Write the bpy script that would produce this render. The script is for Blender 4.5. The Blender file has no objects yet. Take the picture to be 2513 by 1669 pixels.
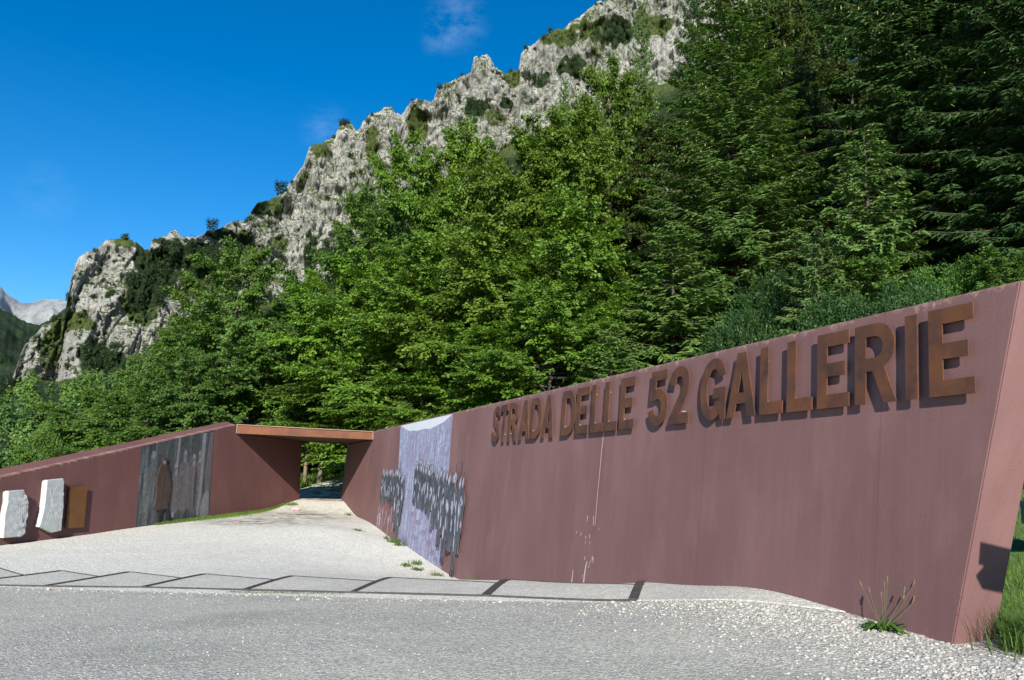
import bpy, bmesh, math, random
import numpy as np
from math import radians, sin, cos, tan, pi
from mathutils import Vector, Matrix
from mathutils.geometry import tessellate_polygon

SC = bpy.context.scene
COL = SC.collection
random.seed(7)
RNG = np.random.default_rng(7)
EYE = 1.5                      # eye height above the zero level of the site

# ------------------------------------------------------------------ camera
cam = bpy.data.cameras.new('camera'); cam.sensor_width = 36.0
cam.lens = 2000.0 / 2513.0 * 36.0
cam.clip_start = 0.1; cam.clip_end = 20000
camo = bpy.data.objects.new('camera', cam); COL.objects.link(camo)
_p = math.atan(348 / 2000.0); _r = 0.022
_f = Vector((0, cos(_p), sin(_p))); _u0 = Vector((0, -sin(_p), cos(_p))); _r0 = Vector((1, 0, 0))
_R = _r0 * cos(_r) + _u0 * sin(_r); _U = _u0 * cos(_r) - _r0 * sin(_r)
camo.matrix_world = Matrix(((_R.x, _U.x, -_f.x, 0), (_R.y, _U.y, -_f.y, 0), (_R.z, _U.z, -_f.z, EYE), (0, 0, 0, 1)))
SC.camera = camo

# ------------------------------------------------------------------ light
SUN_AZ, SUN_EL = radians(-1.5 + 180), radians(24.6)     # where the sun stands: behind the camera
sun = bpy.data.lights.new('sun', 'SUN'); sun.energy = 5.0; sun.angle = radians(0.53); sun.color = (1.0, 0.955, 0.86)
suno = bpy.data.objects.new('sun', sun); COL.objects.link(suno)
sd = Vector((sin(SUN_AZ) * cos(SUN_EL), cos(SUN_AZ) * cos(SUN_EL), sin(SUN_EL)))
suno.rotation_euler = sd.to_track_quat('Z', 'Y').to_euler(); suno.location = (0, -20, 60)

RIDGE = [[-37.28,2.84],[-35.29,4.45],[-33.35,3.97],[-31.89,4.59],[-31.48,5.74],[-31.36,6.65],[-31.1,7.67],[-30.3,8.76],[-29.21,9.61],[-29.15,11.37],[-28.99,12.6],[-28.82,13.3],[-28.29,13.6],[-27.83,13.99],[-27.27,14.56],[-26.27,14.77],[-25.46,14.47],[-24.78,14.14],[-24.73,14.98],[-23.82,15.19],[-23.64,15.64],[-23.32,15.65],[-22.88,15.23],[-22.08,15.48],[-21.03,16.03],[-19.68,16.71],[-18.84,16.92],[-18.36,18.07],[-17.52,18.51],[-16.95,18.66],[-16.41,19.3],[-15.34,20.99],[-14.97,22.17],[-14.23,22.48],[-13.35,22.97],[-13.09,23.73],[-12.49,24.02],[-12.08,23.89],[-11.78,23.64],[-10.96,24.61],[-10.35,24.95],[-9.75,25.4],[-9.26,25.21],[-8.6,24.82],[-7.86,25.83],[-6.25,25.94],[-5.97,26.79],[-4.37,27.49],[-3.57,27.91],[-3.38,28.83],[-2.86,28.98],[-2.47,29.13],[-2.13,28.93],[-1.78,28.34],[-0.95,28.03],[0.03,28.03],[0.23,29.29],[1.14,29.84],[2.78,30.65],[3.76,31.09],[5.4,32.03],[6.39,32.47],[8.36,33.03],[11.63,33.71],[16.4,33.99],[22.47,34.3]]
FOOT = [[-37.05,0.93],[-32.11,4.58],[-30.87,5.53],[-28.78,5.49],[-26.38,5.67],[-24.77,7.17],[-22.41,9.91],[-18.69,11.4],[-14.72,12.02],[-12.99,12.74],[-10.17,16.21],[-6.01,20.61],[0.31,23.46],[9.94,26.98],[22.19,29.43]]
GRASS = [[-7.41,24.62,0.79,1.28,1],[-17.5,18.17,1.37,0.67,1],[-16.72,15.65,0.91,0.61,0.6],[-19.01,15.41,0.85,0.79,0.9],[-21.28,12.59,1.83,1.22,0.9],[-28.69,9.27,1.52,0.67,0.7],[6.72,30.76,2.74,0.67,0.9],[9.97,30.74,1.68,0.76,0.9],[3.44,30.3,1.83,0.67,0.7],[-10.55,22.9,0.55,0.91,0.7],[-14.21,22.11,0.76,0.55,0.7],[-26.24,14.5,0.76,0.37,0.7],[-29.73,7.81,0.55,1.37,0.9],[-0.46,27.82,0.61,0.76,0.8],[-2.01,25.12,1.22,0.55,0.6],[-22.49,12.46,0.79,0.37,0.5],[-20.06,14.44,0.76,0.61,0.7],[-12.41,13.08,1.83,0.61,0.9],[-24.85,10.79,1.22,1.52,0.8],[-10.58,23.46,0.61,0.55,0.5]]
WOOD = [[-33.53,3.71,2.74,1.52,1],[-32.08,4.32,1.37,1.22,1],[-22.51,14.15,3.2,0.98,1],[-24.23,12.54,1.52,1.37,1],[-24.88,11.07,0.91,1.07,1],[-25.14,13.82,0.61,1.22,0.8],[-20.45,15.82,1.22,0.55,0.9],[-18.05,17.82,0.79,0.49,0.9],[7.38,30.47,1.46,0.91,1],[4.12,28.4,1.07,0.67,0.9],[1.84,27.58,0.76,0.55,0.7],[-14.45,14.69,0.55,1.52,0.7],[-13.14,15.1,1.22,0.73,1],[-3.0,25.65,0.91,0.67,0.8],[-18.83,15.0,0.67,0.61,0.8],[0.72,26.45,0.91,0.55,0.6],[-11.53,23.66,0.3,0.24,0.6],[-0.73,26.01,0.61,0.43,0.8],[-29.75,10.22,0.91,0.67,0.8],[-26.76,7.01,1.52,0.91,0.9]]
FARRIDGE = [[-39.24,12.27],[-35.56,11.96],[-34.22,11.55],[-32.82,10.86],[-32.19,10.29],[-31.71,10.04],[-31.13,10.04],[-30.58,10.3],[-29.78,10.48],[-29.06,10.44],[-27.54,9.94]]
MIDRIDGE = [[-39.12,11.33],[-35.99,10.38],[-33.57,9.72],[-32.67,9.58],[-31.96,9.28],[-31.24,8.92],[-30.54,8.84],[-29.89,9.26],[-29.25,9.96],[-28.11,10.69]]
CLOUDS = [[-4.78,31.12],[-6.12,29.84],[-13.94,23.39],[-31.12,16.86]]
SKY1 = [-16.74,19.06]
SKY2 = [-21.05,16.31]
SKY3 = [-12.63,23.83]
TREES = [['beech',-16.08,47,14.98,3.7,'mid','tallest broad green tree left of the rust canopy,its top before the pale cliff'],
 ['beech',-21.44,51,10.8,3.6,'mid','green tree behind the dark mural,below the wooded gully of the cliff'],
 ['beech',-15.85,60,16.11,4.6,'mid2','green tree above the rust canopy,whose top hides a pale scree patch'],
 ['beech',-23.02,46,6.05,3.6,'mid','leftmost near broadleaf tree,above the wall top over the hung stones'],
 ['beech',-15.69,40,7.59,2.6,'mid2','shorter bushy tree in front,above the right end of the dark mural'],
 ['beech',-13.5,42,8.39,3.4,'high','low bluish green tree just behind the left end of the rust canopy'],
 ['beech',-18.67,41,5.6,3.0,'mid','low round tree just above the dark mural with the coated figure'],
 ['beech',-8.3,43,7.35,3.2,'high','bright light green low tree just behind the right end of the rust canopy'],
 ['beech',-7.79,55,25.38,4.4,'beech','tall beech left of centre,its crown tip standing out before the grey crag'],
 ['beech',-3.82,56,27.33,4.4,'beech2','beech top second from the left against the upper crags'],
 ['beech',0.62,52,24.7,4.4,'olive','olive green beech crown in the middle,below the notch between the crags'],
 ['beech',4.04,50,25.16,4.4,'olive','olive beech crown just left of the big upright spruce'],
 ['beech',7.0,58,33.0,4.0,'olive','highest beech crown,its tip against the grassy dome of the mountain'],
 ['beech',-8.75,50,19.42,4.0,'mid','beech with a dark lobe of leaves reaching left over the cliff face'],
 ['beech',-9.74,46,13.97,4.0,'bright','bright green beech on the left flank of the wood,over the canopy'],
 ['beech',-4.48,41,13.37,4.4,'beech','wide layered beech in the middle,above the purple mural'],
 ['beech',-1.08,39,14.34,4.0,'olive','yellowish layered beech above the first word of the lettering'],
 ['beech',2.24,37,15.17,3.8,'beech','layered beech with dark gaps,left of the upright spruce'],
 ['beech',1.45,33,9.59,3.2,'bright','bright green lower beech above the word in the middle of the lettering'],
 ['beech',-6.21,41,9.44,3.6,'beech2','yellow green beech between the canopy and the purple mural'],
 ['beech',-1.96,36,8.36,3.2,'bright','low bright beech whose lowest boughs hang over a dark hollow'],
 ['spruce',10.12,62,41.28,2.6,'spruce','slim far spruce whose bare leader stands before the grassy dome'],
 ['spruce',3.78,60,33.14,2.4,'spruce','thin distant spruce leader left of the highest beech crown'],
 ['spruce',10.19,36,26.0,5.6,'spruce','big upright spruce in the middle right with drooping dense boughs'],
 ['spruce',6.65,33,12.18,3.2,'spruce2','half height spruce beside the foot of the big upright spruce'],
 ['spruce',3.58,29,7.14,1.9,'spruce2','young spruce just showing over the wall above the numerals'],
 ['spruce',17.13,32,32.82,5.6,'dark','huge dark spruce on the right with long downswept boughs'],
 ['spruce',18.8,27,28.76,5.4,'dark','dark spruce at the right edge of the wood,nearest the end of the wall'],
 ['spruce',20.46,50,41.24,4.6,'dark','dark spruce far back between the upright spruce and the huge dark one'],
 ['beech',16.98,47,31.32,4.0,'shade','brownish green beech between the two biggest spruces,near the top'],
 ['beech',19.57,46,26.68,3.6,'shade','shaded beech crown behind the boughs of the huge dark spruce'],
 ['beech',14.04,42,18.44,3.0,'shade','green broadleaf crown right of the big upright spruce at mid height'],
 ['bush',9.61,27,8.88,3.0,'shrub','tall fine leaved shrub behind the wall,right of the upright spruce'],
 ['beech',10.91,24,8.37,2.3,'mid2','small broadleaf tree above the double letter of the last word'],
 ['bush',11.93,22,7.72,2.0,'shrub2','fresh green shrub behind the wall near its high end'],
 ['bush',7.67,26,7.2,2.0,'shrub','low shrub beside the foot of the upright spruce'],
 ['beech',12.61,21,7.81,1.9,'mid2','small broadleaf tree under the dark spruce at the right edge'],
 ['bush',7.71,19,6.11,1.8,'shrub','low shrub touching the wall top behind the last word'],
 ['bush',8.99,18,6.19,1.6,'shrub','small shrub peeping over the wall above the last letters'],
 ['spruce',15.4,66,46.34,4.0,'dark','dark spruce behind the upright spruce,filling the gap at its left'],
 ['spruce',20.08,60,46.09,4.4,'dark','tall dark spruce behind the brownish beech near the top edge'],
 ['spruce',34.31,58,50.06,4.6,'dark','dark spruce deep in the wood behind the huge dark spruce'],
 ['spruce',34.92,48,44.93,4.8,'dark','dark spruce deep in the wood at the right edge of the picture'],
 ['beech',-2.07,60,25.19,4.6,'shade','shaded beech behind the middle crowns of the wood'],
 ['beech',9.74,52,25.8,4.4,'shade','shaded beech behind the upright spruce on its left side'],
 ['beech',-7.46,56,15.0,4.6,'shade','shaded beech deep in the wood left of the centre'],
 ['beech',-18.2,58,12.22,4.6,'mid3','dark green tree deep in the wood behind the tallest left tree'],
 ['beech',-0.33,44,7.67,3.4,'shade','dark low tree in the hollow behind the start of the lettering'],
 ['beech',3.32,40,8.83,3.4,'shade','dark low tree behind the young spruce'],
 ['bush',-3.6,37,5.49,2.6,'shade','dark undergrowth shrub behind the wall over the purple mural'],
 ['bush',-13.11,58,6.14,2.6,'bright','bright shrub seen just over the middle of the rust canopy'],
 ['bush',-24.15,44,4.27,2.4,'mid','small shrub over the low end of the left wall'],
 ['beech',24.12,66,51.01,4.4,'shade','tall shaded beech far back between two spruces at the top edge'],
 ['beech',-11.92,45.5,9.96,3.0,'high','added bare stemmed shade tree over the path just beyond the portal'],  # tree added so that its crown shades the foliage beyond the path
 ['spruce',26.67,58,54.35,4.8,'dark','dark spruce deep in the wood left of the huge dark spruce'],
 ['spruce',34.63,64,61.2,5.0,'dark','dark spruce deep in the wood,hidden behind the huge dark spruce'],
 ['spruce',39.04,60,58.02,5.0,'dark','dark spruce deep in the wood between the two right-hand spruces'],
 ['spruce',27.62,70,61.1,5.0,'dark','farthest dark spruce rising out of the top of the picture'],
 ['spruce',12.23,27,13.82,2.6,'spruce2','half height spruce whose boughs hang before the huge dark one'],
 ['spruce',9.21,24,9.36,1.7,'spruce2','small spruce behind the wall between the shrubs'],
 ['beech',13.23,34,12.65,2.6,'shade','shaded broadleaf tree under the boughs of the huge dark spruce']]

W_ = bpy.data.worlds.new('World'); SC.world = W_; W_.use_nodes = True
nt = W_.node_tree; nt.nodes.clear()
def NN(nt, t, ins=None, **kw):
    n = nt.nodes.new(t)
    for k, v in kw.items(): setattr(n, k, v)
    for k, v in (ins or {}).items():
        if isinstance(v, bpy.types.NodeSocket): nt.links.new(v, n.inputs[k])
        else: n.inputs[k].default_value = v
    return n
sky = NN(nt, 'ShaderNodeTexSky', sky_type='NISHITA', sun_disc=False, sun_elevation=SUN_EL, sun_rotation=SUN_AZ,
         altitude=1200.0, air_density=1.0, dust_density=0.0, ozone_density=2.6)
hs = NN(nt, 'ShaderNodeHueSaturation', {'Hue': 0.501, 'Saturation': 1.42, 'Value': 1.0, 'Color': sky.outputs[0]})
tc = NN(nt, 'ShaderNodeTexCoord')
cl = None
for (az, el), sz, st in zip(CLOUDS, (2.6, 1.5, 2.2, 2.6), (0.14, 0.09, 0.08, 0.05)):
    a, e = radians(az), radians(el)
    dv = (sin(a) * cos(e), cos(a) * cos(e), sin(e))
    d = NN(nt, 'ShaderNodeVectorMath', {0: tc.outputs['Generated'], 1: dv}, operation='DISTANCE')
    m = NN(nt, 'ShaderNodeMapRange', {'Value': d.outputs['Value'], 'From Min': 0.0, 'From Max': radians(sz), 'To Min': st, 'To Max': 0.0}, interpolation_type='SMOOTHSTEP')
    cl = m.outputs[0] if cl is None else NN(nt, 'ShaderNodeMath', {0: cl, 1: m.outputs[0]}, operation='ADD').outputs[0]
mp = NN(nt, 'ShaderNodeMapping', {'Vector': tc.outputs['Generated'], 'Scale': (1.0, 1.0, 2.2)})
cn = NN(nt, 'ShaderNodeTexNoise', {'Vector': mp.outputs[0], 'Scale': 30.0, 'Detail': 9.0, 'Roughness': 0.66, 'Distortion': 0.12})
cr = NN(nt, 'ShaderNodeMapRange', {'Value': cn.outputs[0], 'From Min': 0.38, 'From Max': 0.72})
cm = NN(nt, 'ShaderNodeMath', {0: cl, 1: cr.outputs[0]}, operation='MULTIPLY')
mx = NN(nt, 'ShaderNodeMixRGB', {'Fac': cm.outputs[0], 'Color1': hs.outputs[0], 'Color2': (6.2, 8.2, 9.8, 1)})
bg = NN(nt, 'ShaderNodeBackground', {'Color': mx.outputs[0], 'Strength': 0.090})
wo = NN(nt, 'ShaderNodeOutputWorld', {'Surface': bg.outputs[0]})

SC.view_settings.view_transform = 'Standard'; SC.view_settings.look = 'None'
SC.view_settings.exposure = 0.85; SC.view_settings.gamma = 1.0; SC.view_settings.use_curve_mapping = False
SC.cycles.max_bounces = 6; SC.cycles.transparent_max_bounces = 4; SC.cycles.diffuse_bounces = 2

# ------------------------------------------------------------------ helpers
def tag(o, label=None, cat=None, group=None, kind=None):
    if label: o['label'] = label
    if cat: o['category'] = cat
    if group: o['group'] = group
    if kind: o['kind'] = kind
    return o
def empty(name, loc, label, cat, group=None, rz=0.0, sc=None):
    o = bpy.data.objects.new(name, None); COL.objects.link(o); o.location = loc; o.rotation_euler.z = rz
    if sc: o.scale = sc
    return tag(o, label, cat, group)
def link(name, me, mat=None, parent=None, world=True):
    o = bpy.data.objects.new(name, me); COL.objects.link(o)
    if mat is not None:
        for m in (mat if isinstance(mat, (list, tuple)) else [mat]): me.materials.append(m)
    if parent is not None:
        o.parent = parent
        if world: o.matrix_parent_inverse = Matrix.Translation(-Vector(parent.location)) if parent.type == 'EMPTY' else Matrix.Identity(4)
    return o
def mesh_np(name, V, Fc, smooth=False):
    """V (n,3), Fc (m,k) with k = 3 or 4, written in bulk."""
    V = np.asarray(V, np.float32); Fc = np.asarray(Fc, np.int32); k = Fc.shape[1]
    me = bpy.data.meshes.new(name)
    me.vertices.add(len(V)); me.vertices.foreach_set('co', V.ravel())
    me.loops.add(Fc.size); me.loops.foreach_set('vertex_index', Fc.ravel())
    me.polygons.add(len(Fc)); me.polygons.foreach_set('loop_start', np.arange(0, Fc.size, k, dtype=np.int32))
    me.polygons.foreach_set('loop_total', np.full(len(Fc), k, np.int32))
    if smooth: me.polygons.foreach_set('use_smooth', np.ones(len(Fc), bool))
    me.update(calc_edges=True); me.validate()
    return me
def quads(name, Q, smooth=False):
    Q = np.asarray(Q, np.float32).reshape(-1, 4, 3)
    return mesh_np(name, Q.reshape(-1, 3), np.arange(len(Q) * 4).reshape(-1, 4), smooth)
def attr(me, name, arr):
    a = me.attributes.new(name, 'FLOAT', 'POINT'); a.data.foreach_set('value', np.asarray(arr, np.float32).ravel())
def bm_mesh(name, bm):
    me = bpy.data.meshes.new(name); bm.to_mesh(me); bm.free(); return me
def box_bm(bm, c, sx, sy, sz, rot=None):
    M = Matrix.Translation(Vector(c)) @ (rot.to_4x4() if rot else Matrix.Identity(4)) @ Matrix.Diagonal((sx, sy, sz, 1))
    bmesh.ops.create_cube(bm, size=1.0, matrix=M)
def tube(pts, rad, n=7, cap=True):
    """verts, quads of a tapered tube along pts."""
    pts = [Vector(p) for p in pts]; V = []; Fq = []
    for i, p in enumerate(pts):
        t = (pts[min(i + 1, len(pts) - 1)] - pts[max(i - 1, 0)]).normalized()
        a = t.cross(Vector((0.31, 0.17, 0.93))); a = a.normalized() if a.length > 1e-4 else Vector((1, 0, 0)); b = t.cross(a)
        for k in range(n):
            an = 2 * pi * k / n; V.append(p + (a * cos(an) + b * sin(an)) * rad[i])
    for i in range(len(pts) - 1):
        for k in range(n):
            Fq.append((i * n + k, i * n + (k + 1) % n, (i + 1) * n + (k + 1) % n, (i + 1) * n + k))
    return [tuple(v) for v in V], Fq
def tubes_mesh(name, lst, n=6, smooth=True):
    V = []; Fq = []
    for pts, rad in lst:
        v, f = tube(pts, rad, n); o = len(V); V += v; Fq += [tuple(i + o for i in q) for q in f]
    return mesh_np(name, V, Fq, smooth)

# value noise in numpy
def _h(ix, iy, iz, s):
    n = (ix.astype(np.int64) * 374761393 + iy.astype(np.int64) * 668265263 + iz.astype(np.int64) * 2147483647 + s * 974711) & 0xffffffff
    n = ((n ^ (n >> 13)) * 1274126177) & 0xffffffff
    n = ((n ^ (n >> 16)) * 2246822519) & 0xffffffff
    return ((n ^ (n >> 15)) & 0xffffff) / float(0xffffff)
def vnoise(x, y, z, s=0):
    x, y, z = np.broadcast_arrays(np.asarray(x, float), np.asarray(y, float), np.asarray(z, float))
    xi, yi, zi = np.floor(x), np.floor(y), np.floor(z); fx, fy, fz = x - xi, y - yi, z - zi
    fx, fy, fz = [f * f * f * (f * (f * 6 - 15) + 10) for f in (fx, fy, fz)]
    r = 0
    for dx in (0, 1):
        for dy in (0, 1):
            for dz in (0, 1):
                r = r + _h(xi + dx, yi + dy, zi + dz, s) * (fx if dx else 1 - fx) * (fy if dy else 1 - fy) * (fz if dz else 1 - fz)
    return r * 2 - 1
def fbm(x, y, z, o=4, s=0, g=0.5):
    r = 0; a = 1.0; t = 0
    for i in range(o):
        r = r + a * vnoise(x * 2.0 ** i, y * 2.0 ** i, z * 2.0 ** i, s + i * 17); t += a; a *= g
    return r / t

# ------------------------------------------------------------------ materials
def newmat(name):
    m = bpy.data.materials.new(name); m.use_nodes = True; t = m.node_tree; t.nodes.clear()
    return m, t
def out(t, sh):
    NN(t, 'ShaderNodeOutputMaterial', {'Surface': sh})
def C4(c): return (c[0], c[1], c[2], 1.0)
def mixc(t, fac, a, b, bt='MIX'):
    ins = {'Fac': fac}
    ins['Color1'] = a if isinstance(a, bpy.types.NodeSocket) else C4(a)
    ins['Color2'] = b if isinstance(b, bpy.types.NodeSocket) else C4(b)
    return NN(t, 'ShaderNodeMixRGB', ins, blend_type=bt).outputs[0]
def noise(t, vec, sc, det=4.0, rough=0.55, dist=0.0, mul=None):
    if mul: vec = NN(t, 'ShaderNodeMapping', {'Vector': vec, 'Scale': mul}).outputs[0]
    return NN(t, 'ShaderNodeTexNoise', {'Vector': vec, 'Scale': sc, 'Detail': det, 'Roughness': rough, 'Distortion': dist}).outputs[0]
def rng(t, v, a, b, c=0.0, d=1.0, smooth=False):
    return NN(t, 'ShaderNodeMapRange', {'Value': v, 'From Min': a, 'From Max': b, 'To Min': c, 'To Max': d}, interpolation_type='SMOOTHSTEP' if smooth else 'LINEAR').outputs[0]
def mth(t, op, a, b=0.5):
    return NN(t, 'ShaderNodeMath', {0: a, 1: b}, operation=op).outputs[0]
def bump(t, h, st, dist=0.02, nrm=None):
    ins = {'Height': h, 'Strength': st, 'Distance': dist}
    if nrm is not None: ins['Normal'] = nrm
    return NN(t, 'ShaderNodeBump', ins).outputs[0]
def princ(t, col, rough=0.8, nrm=None, spec=0.3, metal=0.0):
    ins = {'Base Color': col if isinstance(col, bpy.types.NodeSocket) else C4(col), 'Roughness': rough, 'Specular IOR Level': spec, 'Metallic': metal}
    if nrm is not None: ins['Normal'] = nrm
    return NN(t, 'ShaderNodeBsdfPrincipled', ins).outputs[0]
def coord(t, which='Object'): return NN(t, 'ShaderNodeTexCoord').outputs[which]
def simple(name, col, rough=0.8, var=0.25, sc=6.0, bmp=0.0, spec=0.3, metal=0.0, mul=None):
    m, t = newmat(name); v = coord(t)
    n = noise(t, v, sc, 5.0, mul=mul)
    c = mixc(t, rng(t, n, 0.3, 0.7), [x * (1 - var) for x in col], [min(1, x * (1 + var)) for x in col])
    nr = bump(t, noise(t, v, sc * 6, 4.0), bmp, 0.01) if bmp else None
    out(t, princ(t, c, rough, nr, spec, metal)); return m

def wall_mat(name, c_lo, c_hi, fade, edge=(0.50, 0.36, 0.27)):
    m, t = newmat(name)
    uv = NN(t, 'ShaderNodeUVMap', uv_map='wall').outputs[0]; ed = NN(t, 'ShaderNodeUVMap', uv_map='edge').outputs[0]
    big = noise(t, uv, 0.55, 4.0, mul=(1.0, 0.5, 1)); st = noise(t, uv, 1.0, 5.0, 0.6, mul=(9.0, 0.22, 1)); fine = noise(t, uv, 1.0, 3.0, 0.6, mul=(38.0, 0.5, 1))
    f = mth(t, 'ADD', mth(t, 'MULTIPLY', big, 0.66), mth(t, 'MULTIPLY', st, 0.19)); f = mth(t, 'ADD', f, mth(t, 'MULTIPLY', fine, 0.15))
    c = mixc(t, rng(t, f, 0.36, 0.64), c_lo, c_hi)
    c = mixc(t, mth(t, 'MULTIPLY', rng(t, noise(t, uv, 1.6, 5.0, 0.6, mul=(1, 0.4, 1)), 0.5, 0.75), fade), c, [min(1, x * 1.35 + 0.03) for x in c_hi])
    sep = NN(t, 'ShaderNodeSeparateXYZ', {0: ed}); sp2 = NN(t, 'ShaderNodeSeparateXYZ', {0: uv})
    # pour joints of the formwork, about every 2.4 m
    fr = mth(t, 'FRACT', mth(t, 'MULTIPLY', mth(t, 'ADD', sp2.outputs[0], 0.025), 1 / 2.85))
    jn = rng(t, mth(t, 'ABSOLUTE', mth(t, 'SUBTRACT', fr, 0.5)), 0.0, 0.006, 1.0, 0.0)
    c = mixc(t, mth(t, 'MULTIPLY', jn, 0.30), c, [x * 0.6 for x in c_lo])
    # worn paint under the top edge
    drip = noise(t, uv, 1.0, 4.0, 0.65, mul=(7.0, 0.8, 1))
    wear = rng(t, mth(t, 'ADD', mth(t, 'MULTIPLY', drip, 0.34), mth(t, 'MULTIPLY', sep.outputs[1], -1.0)), 0.118, 0.18)
    wear = mth(t, 'MULTIPLY', wear, rng(t, noise(t, uv, 22.0, 3.0), 0.40, 0.62)); wear = mth(t, 'MULTIPLY', wear, rng(t, sep.outputs[1], -0.012, 0.0)); c = mixc(t, mth(t, 'MULTIPLY', wear, 0.6), c, edge)
    # lifted flakes and pits
    pt = rng(t, noise(t, uv, 30.0, 3.0, 0.7), 0.62, 0.72); pm = rng(t, noise(t, uv, 2.2, 3.0, mul=(1, 0.6, 1)), 0.53, 0.66)
    pit = mth(t, 'MULTIPLY', pt, pm)
    n1 = bump(t, noise(t, uv, 60.0, 5.0, 0.75), 0.32, 0.012)
    n2 = bump(t, pit, 0.45, 0.02, n1); n3 = bump(t, jn, -0.35, 0.01, n2)
    out(t, princ(t, c, 0.72, n3, 0.35)); return m
M = {}
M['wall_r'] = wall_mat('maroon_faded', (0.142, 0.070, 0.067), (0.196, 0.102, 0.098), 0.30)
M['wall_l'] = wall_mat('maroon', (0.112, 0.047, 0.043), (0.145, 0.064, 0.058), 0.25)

def rust_mat(name, a, b, c3, sc=3.0):
    m, t = newmat(name); v = coord(t)
    n = noise(t, v, sc, 6.0, 0.65); n2 = noise(t, v, sc * 5, 4.0, 0.6, mul=(1, 1, 0.5))
    c = mixc(t, rng(t, n, 0.35, 0.62), a, b); c = mixc(t, rng(t, n2, 0.55, 0.72, 0, 0.7), c, c3)
    out(t, princ(t, c, 0.75, bump(t, noise(t, v, 120.0, 3.0), 0.15, 0.005), 0.3)); return m
M['rust'] = rust_mat('rusted_steel', (0.048, 0.024, 0.018), (0.118, 0.045, 0.019), (0.070, 0.040, 0.032), 2.8)
M['rust_b'] = rust_mat('rusted_steel_orange', (0.098, 0.037, 0.019), (0.155, 0.057, 0.026), (0.085, 0.032, 0.017), 1.6)
M['rust_d'] = rust_mat('rusted_steel_dark', (0.060, 0.028, 0.018), (0.10, 0.045, 0.026), (0.05, 0.035, 0.03), 4.0)
M['edge_steel'] = rust_mat('weathered_steel', (0.038, 0.035, 0.036), (0.066, 0.056, 0.053), (0.08, 0.055, 0.042), 5.0)
M['flange'] = simple('pale_flange', (0.26, 0.19, 0.14), 0.7, 0.2, 3.0)
M['pin'] = simple('pin_steel', (0.30, 0.25, 0.20), 0.5, 0.2, 30.0, 0, 0.5)

def gravel_mat(name, lo, hi, dirt, dirt_amt, cell=55.0, patches=None):
    m, t = newmat(name); v = coord(t)
    vo = NN(t, 'ShaderNodeTexVoronoi', {'Vector': v, 'Scale': cell, 'Randomness': 1.0}, feature='F1')
    vb = NN(t, 'ShaderNodeTexVoronoi', {'Vector': v, 'Scale': cell * 0.42, 'Randomness': 1.0}, feature='F1')
    g1 = NN(t, 'ShaderNodeRGBToBW', {0: vo.outputs['Color']}).outputs[0]; g2 = NN(t, 'ShaderNodeRGBToBW', {0: vb.outputs['Color']}).outputs[0]
    f = mth(t, 'ADD', mth(t, 'MULTIPLY', g1, 0.6), mth(t, 'MULTIPLY', g2, 0.25)); f = mth(t, 'ADD', f, mth(t, 'MULTIPLY', noise(t, v, 0.9, 5.0, 0.6), 0.30))
    c = mixc(t, rng(t, f, 0.25, 0.85), lo, hi)
    ve = NN(t, 'ShaderNodeTexVoronoi', {'Vector': v, 'Scale': cell, 'Randomness': 1.0}, feature='DISTANCE_TO_EDGE')
    c = mixc(t, rng(t, ve.outputs['Distance'], 0.03, 0.16, 0.55, 0.0), c, [x * 0.45 for x in lo])
    big = noise(t, v, 0.33, 6.0, 0.62, 0.4)
    c = mixc(t, mth(t, 'MULTIPLY', rng(t, big, 0.50, 0.66), dirt_amt), c, dirt)
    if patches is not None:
        da = NN(t, 'ShaderNodeAttribute', attribute_name='dark_ground').outputs['Fac']
        dm = mth(t, 'MULTIPLY', da, rng(t, noise(t, v, 2.2, 5.0, 0.65), 0.38, 0.62)); c = mixc(t, dm, c, patches)  # darkens soil patches and the painted shade under the canopy
    h = mth(t, 'MULTIPLY', vo.outputs['Distance'], -1.0)
    n1 = bump(t, h, 0.55, 0.012); n2 = bump(t, mth(t, 'MULTIPLY', vb.outputs['Distance'], -1.0), 0.30, 0.02, n1)
    out(t, princ(t, c, 0.9, n2, 0.2)); return m
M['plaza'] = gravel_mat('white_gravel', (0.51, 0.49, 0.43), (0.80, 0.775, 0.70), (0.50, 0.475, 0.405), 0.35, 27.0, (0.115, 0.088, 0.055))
M['slab'] = gravel_mat('washed_concrete', (0.42, 0.405, 0.355), (0.66, 0.635, 0.57), (0.36, 0.345, 0.30), 0.6, 36.0)

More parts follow.
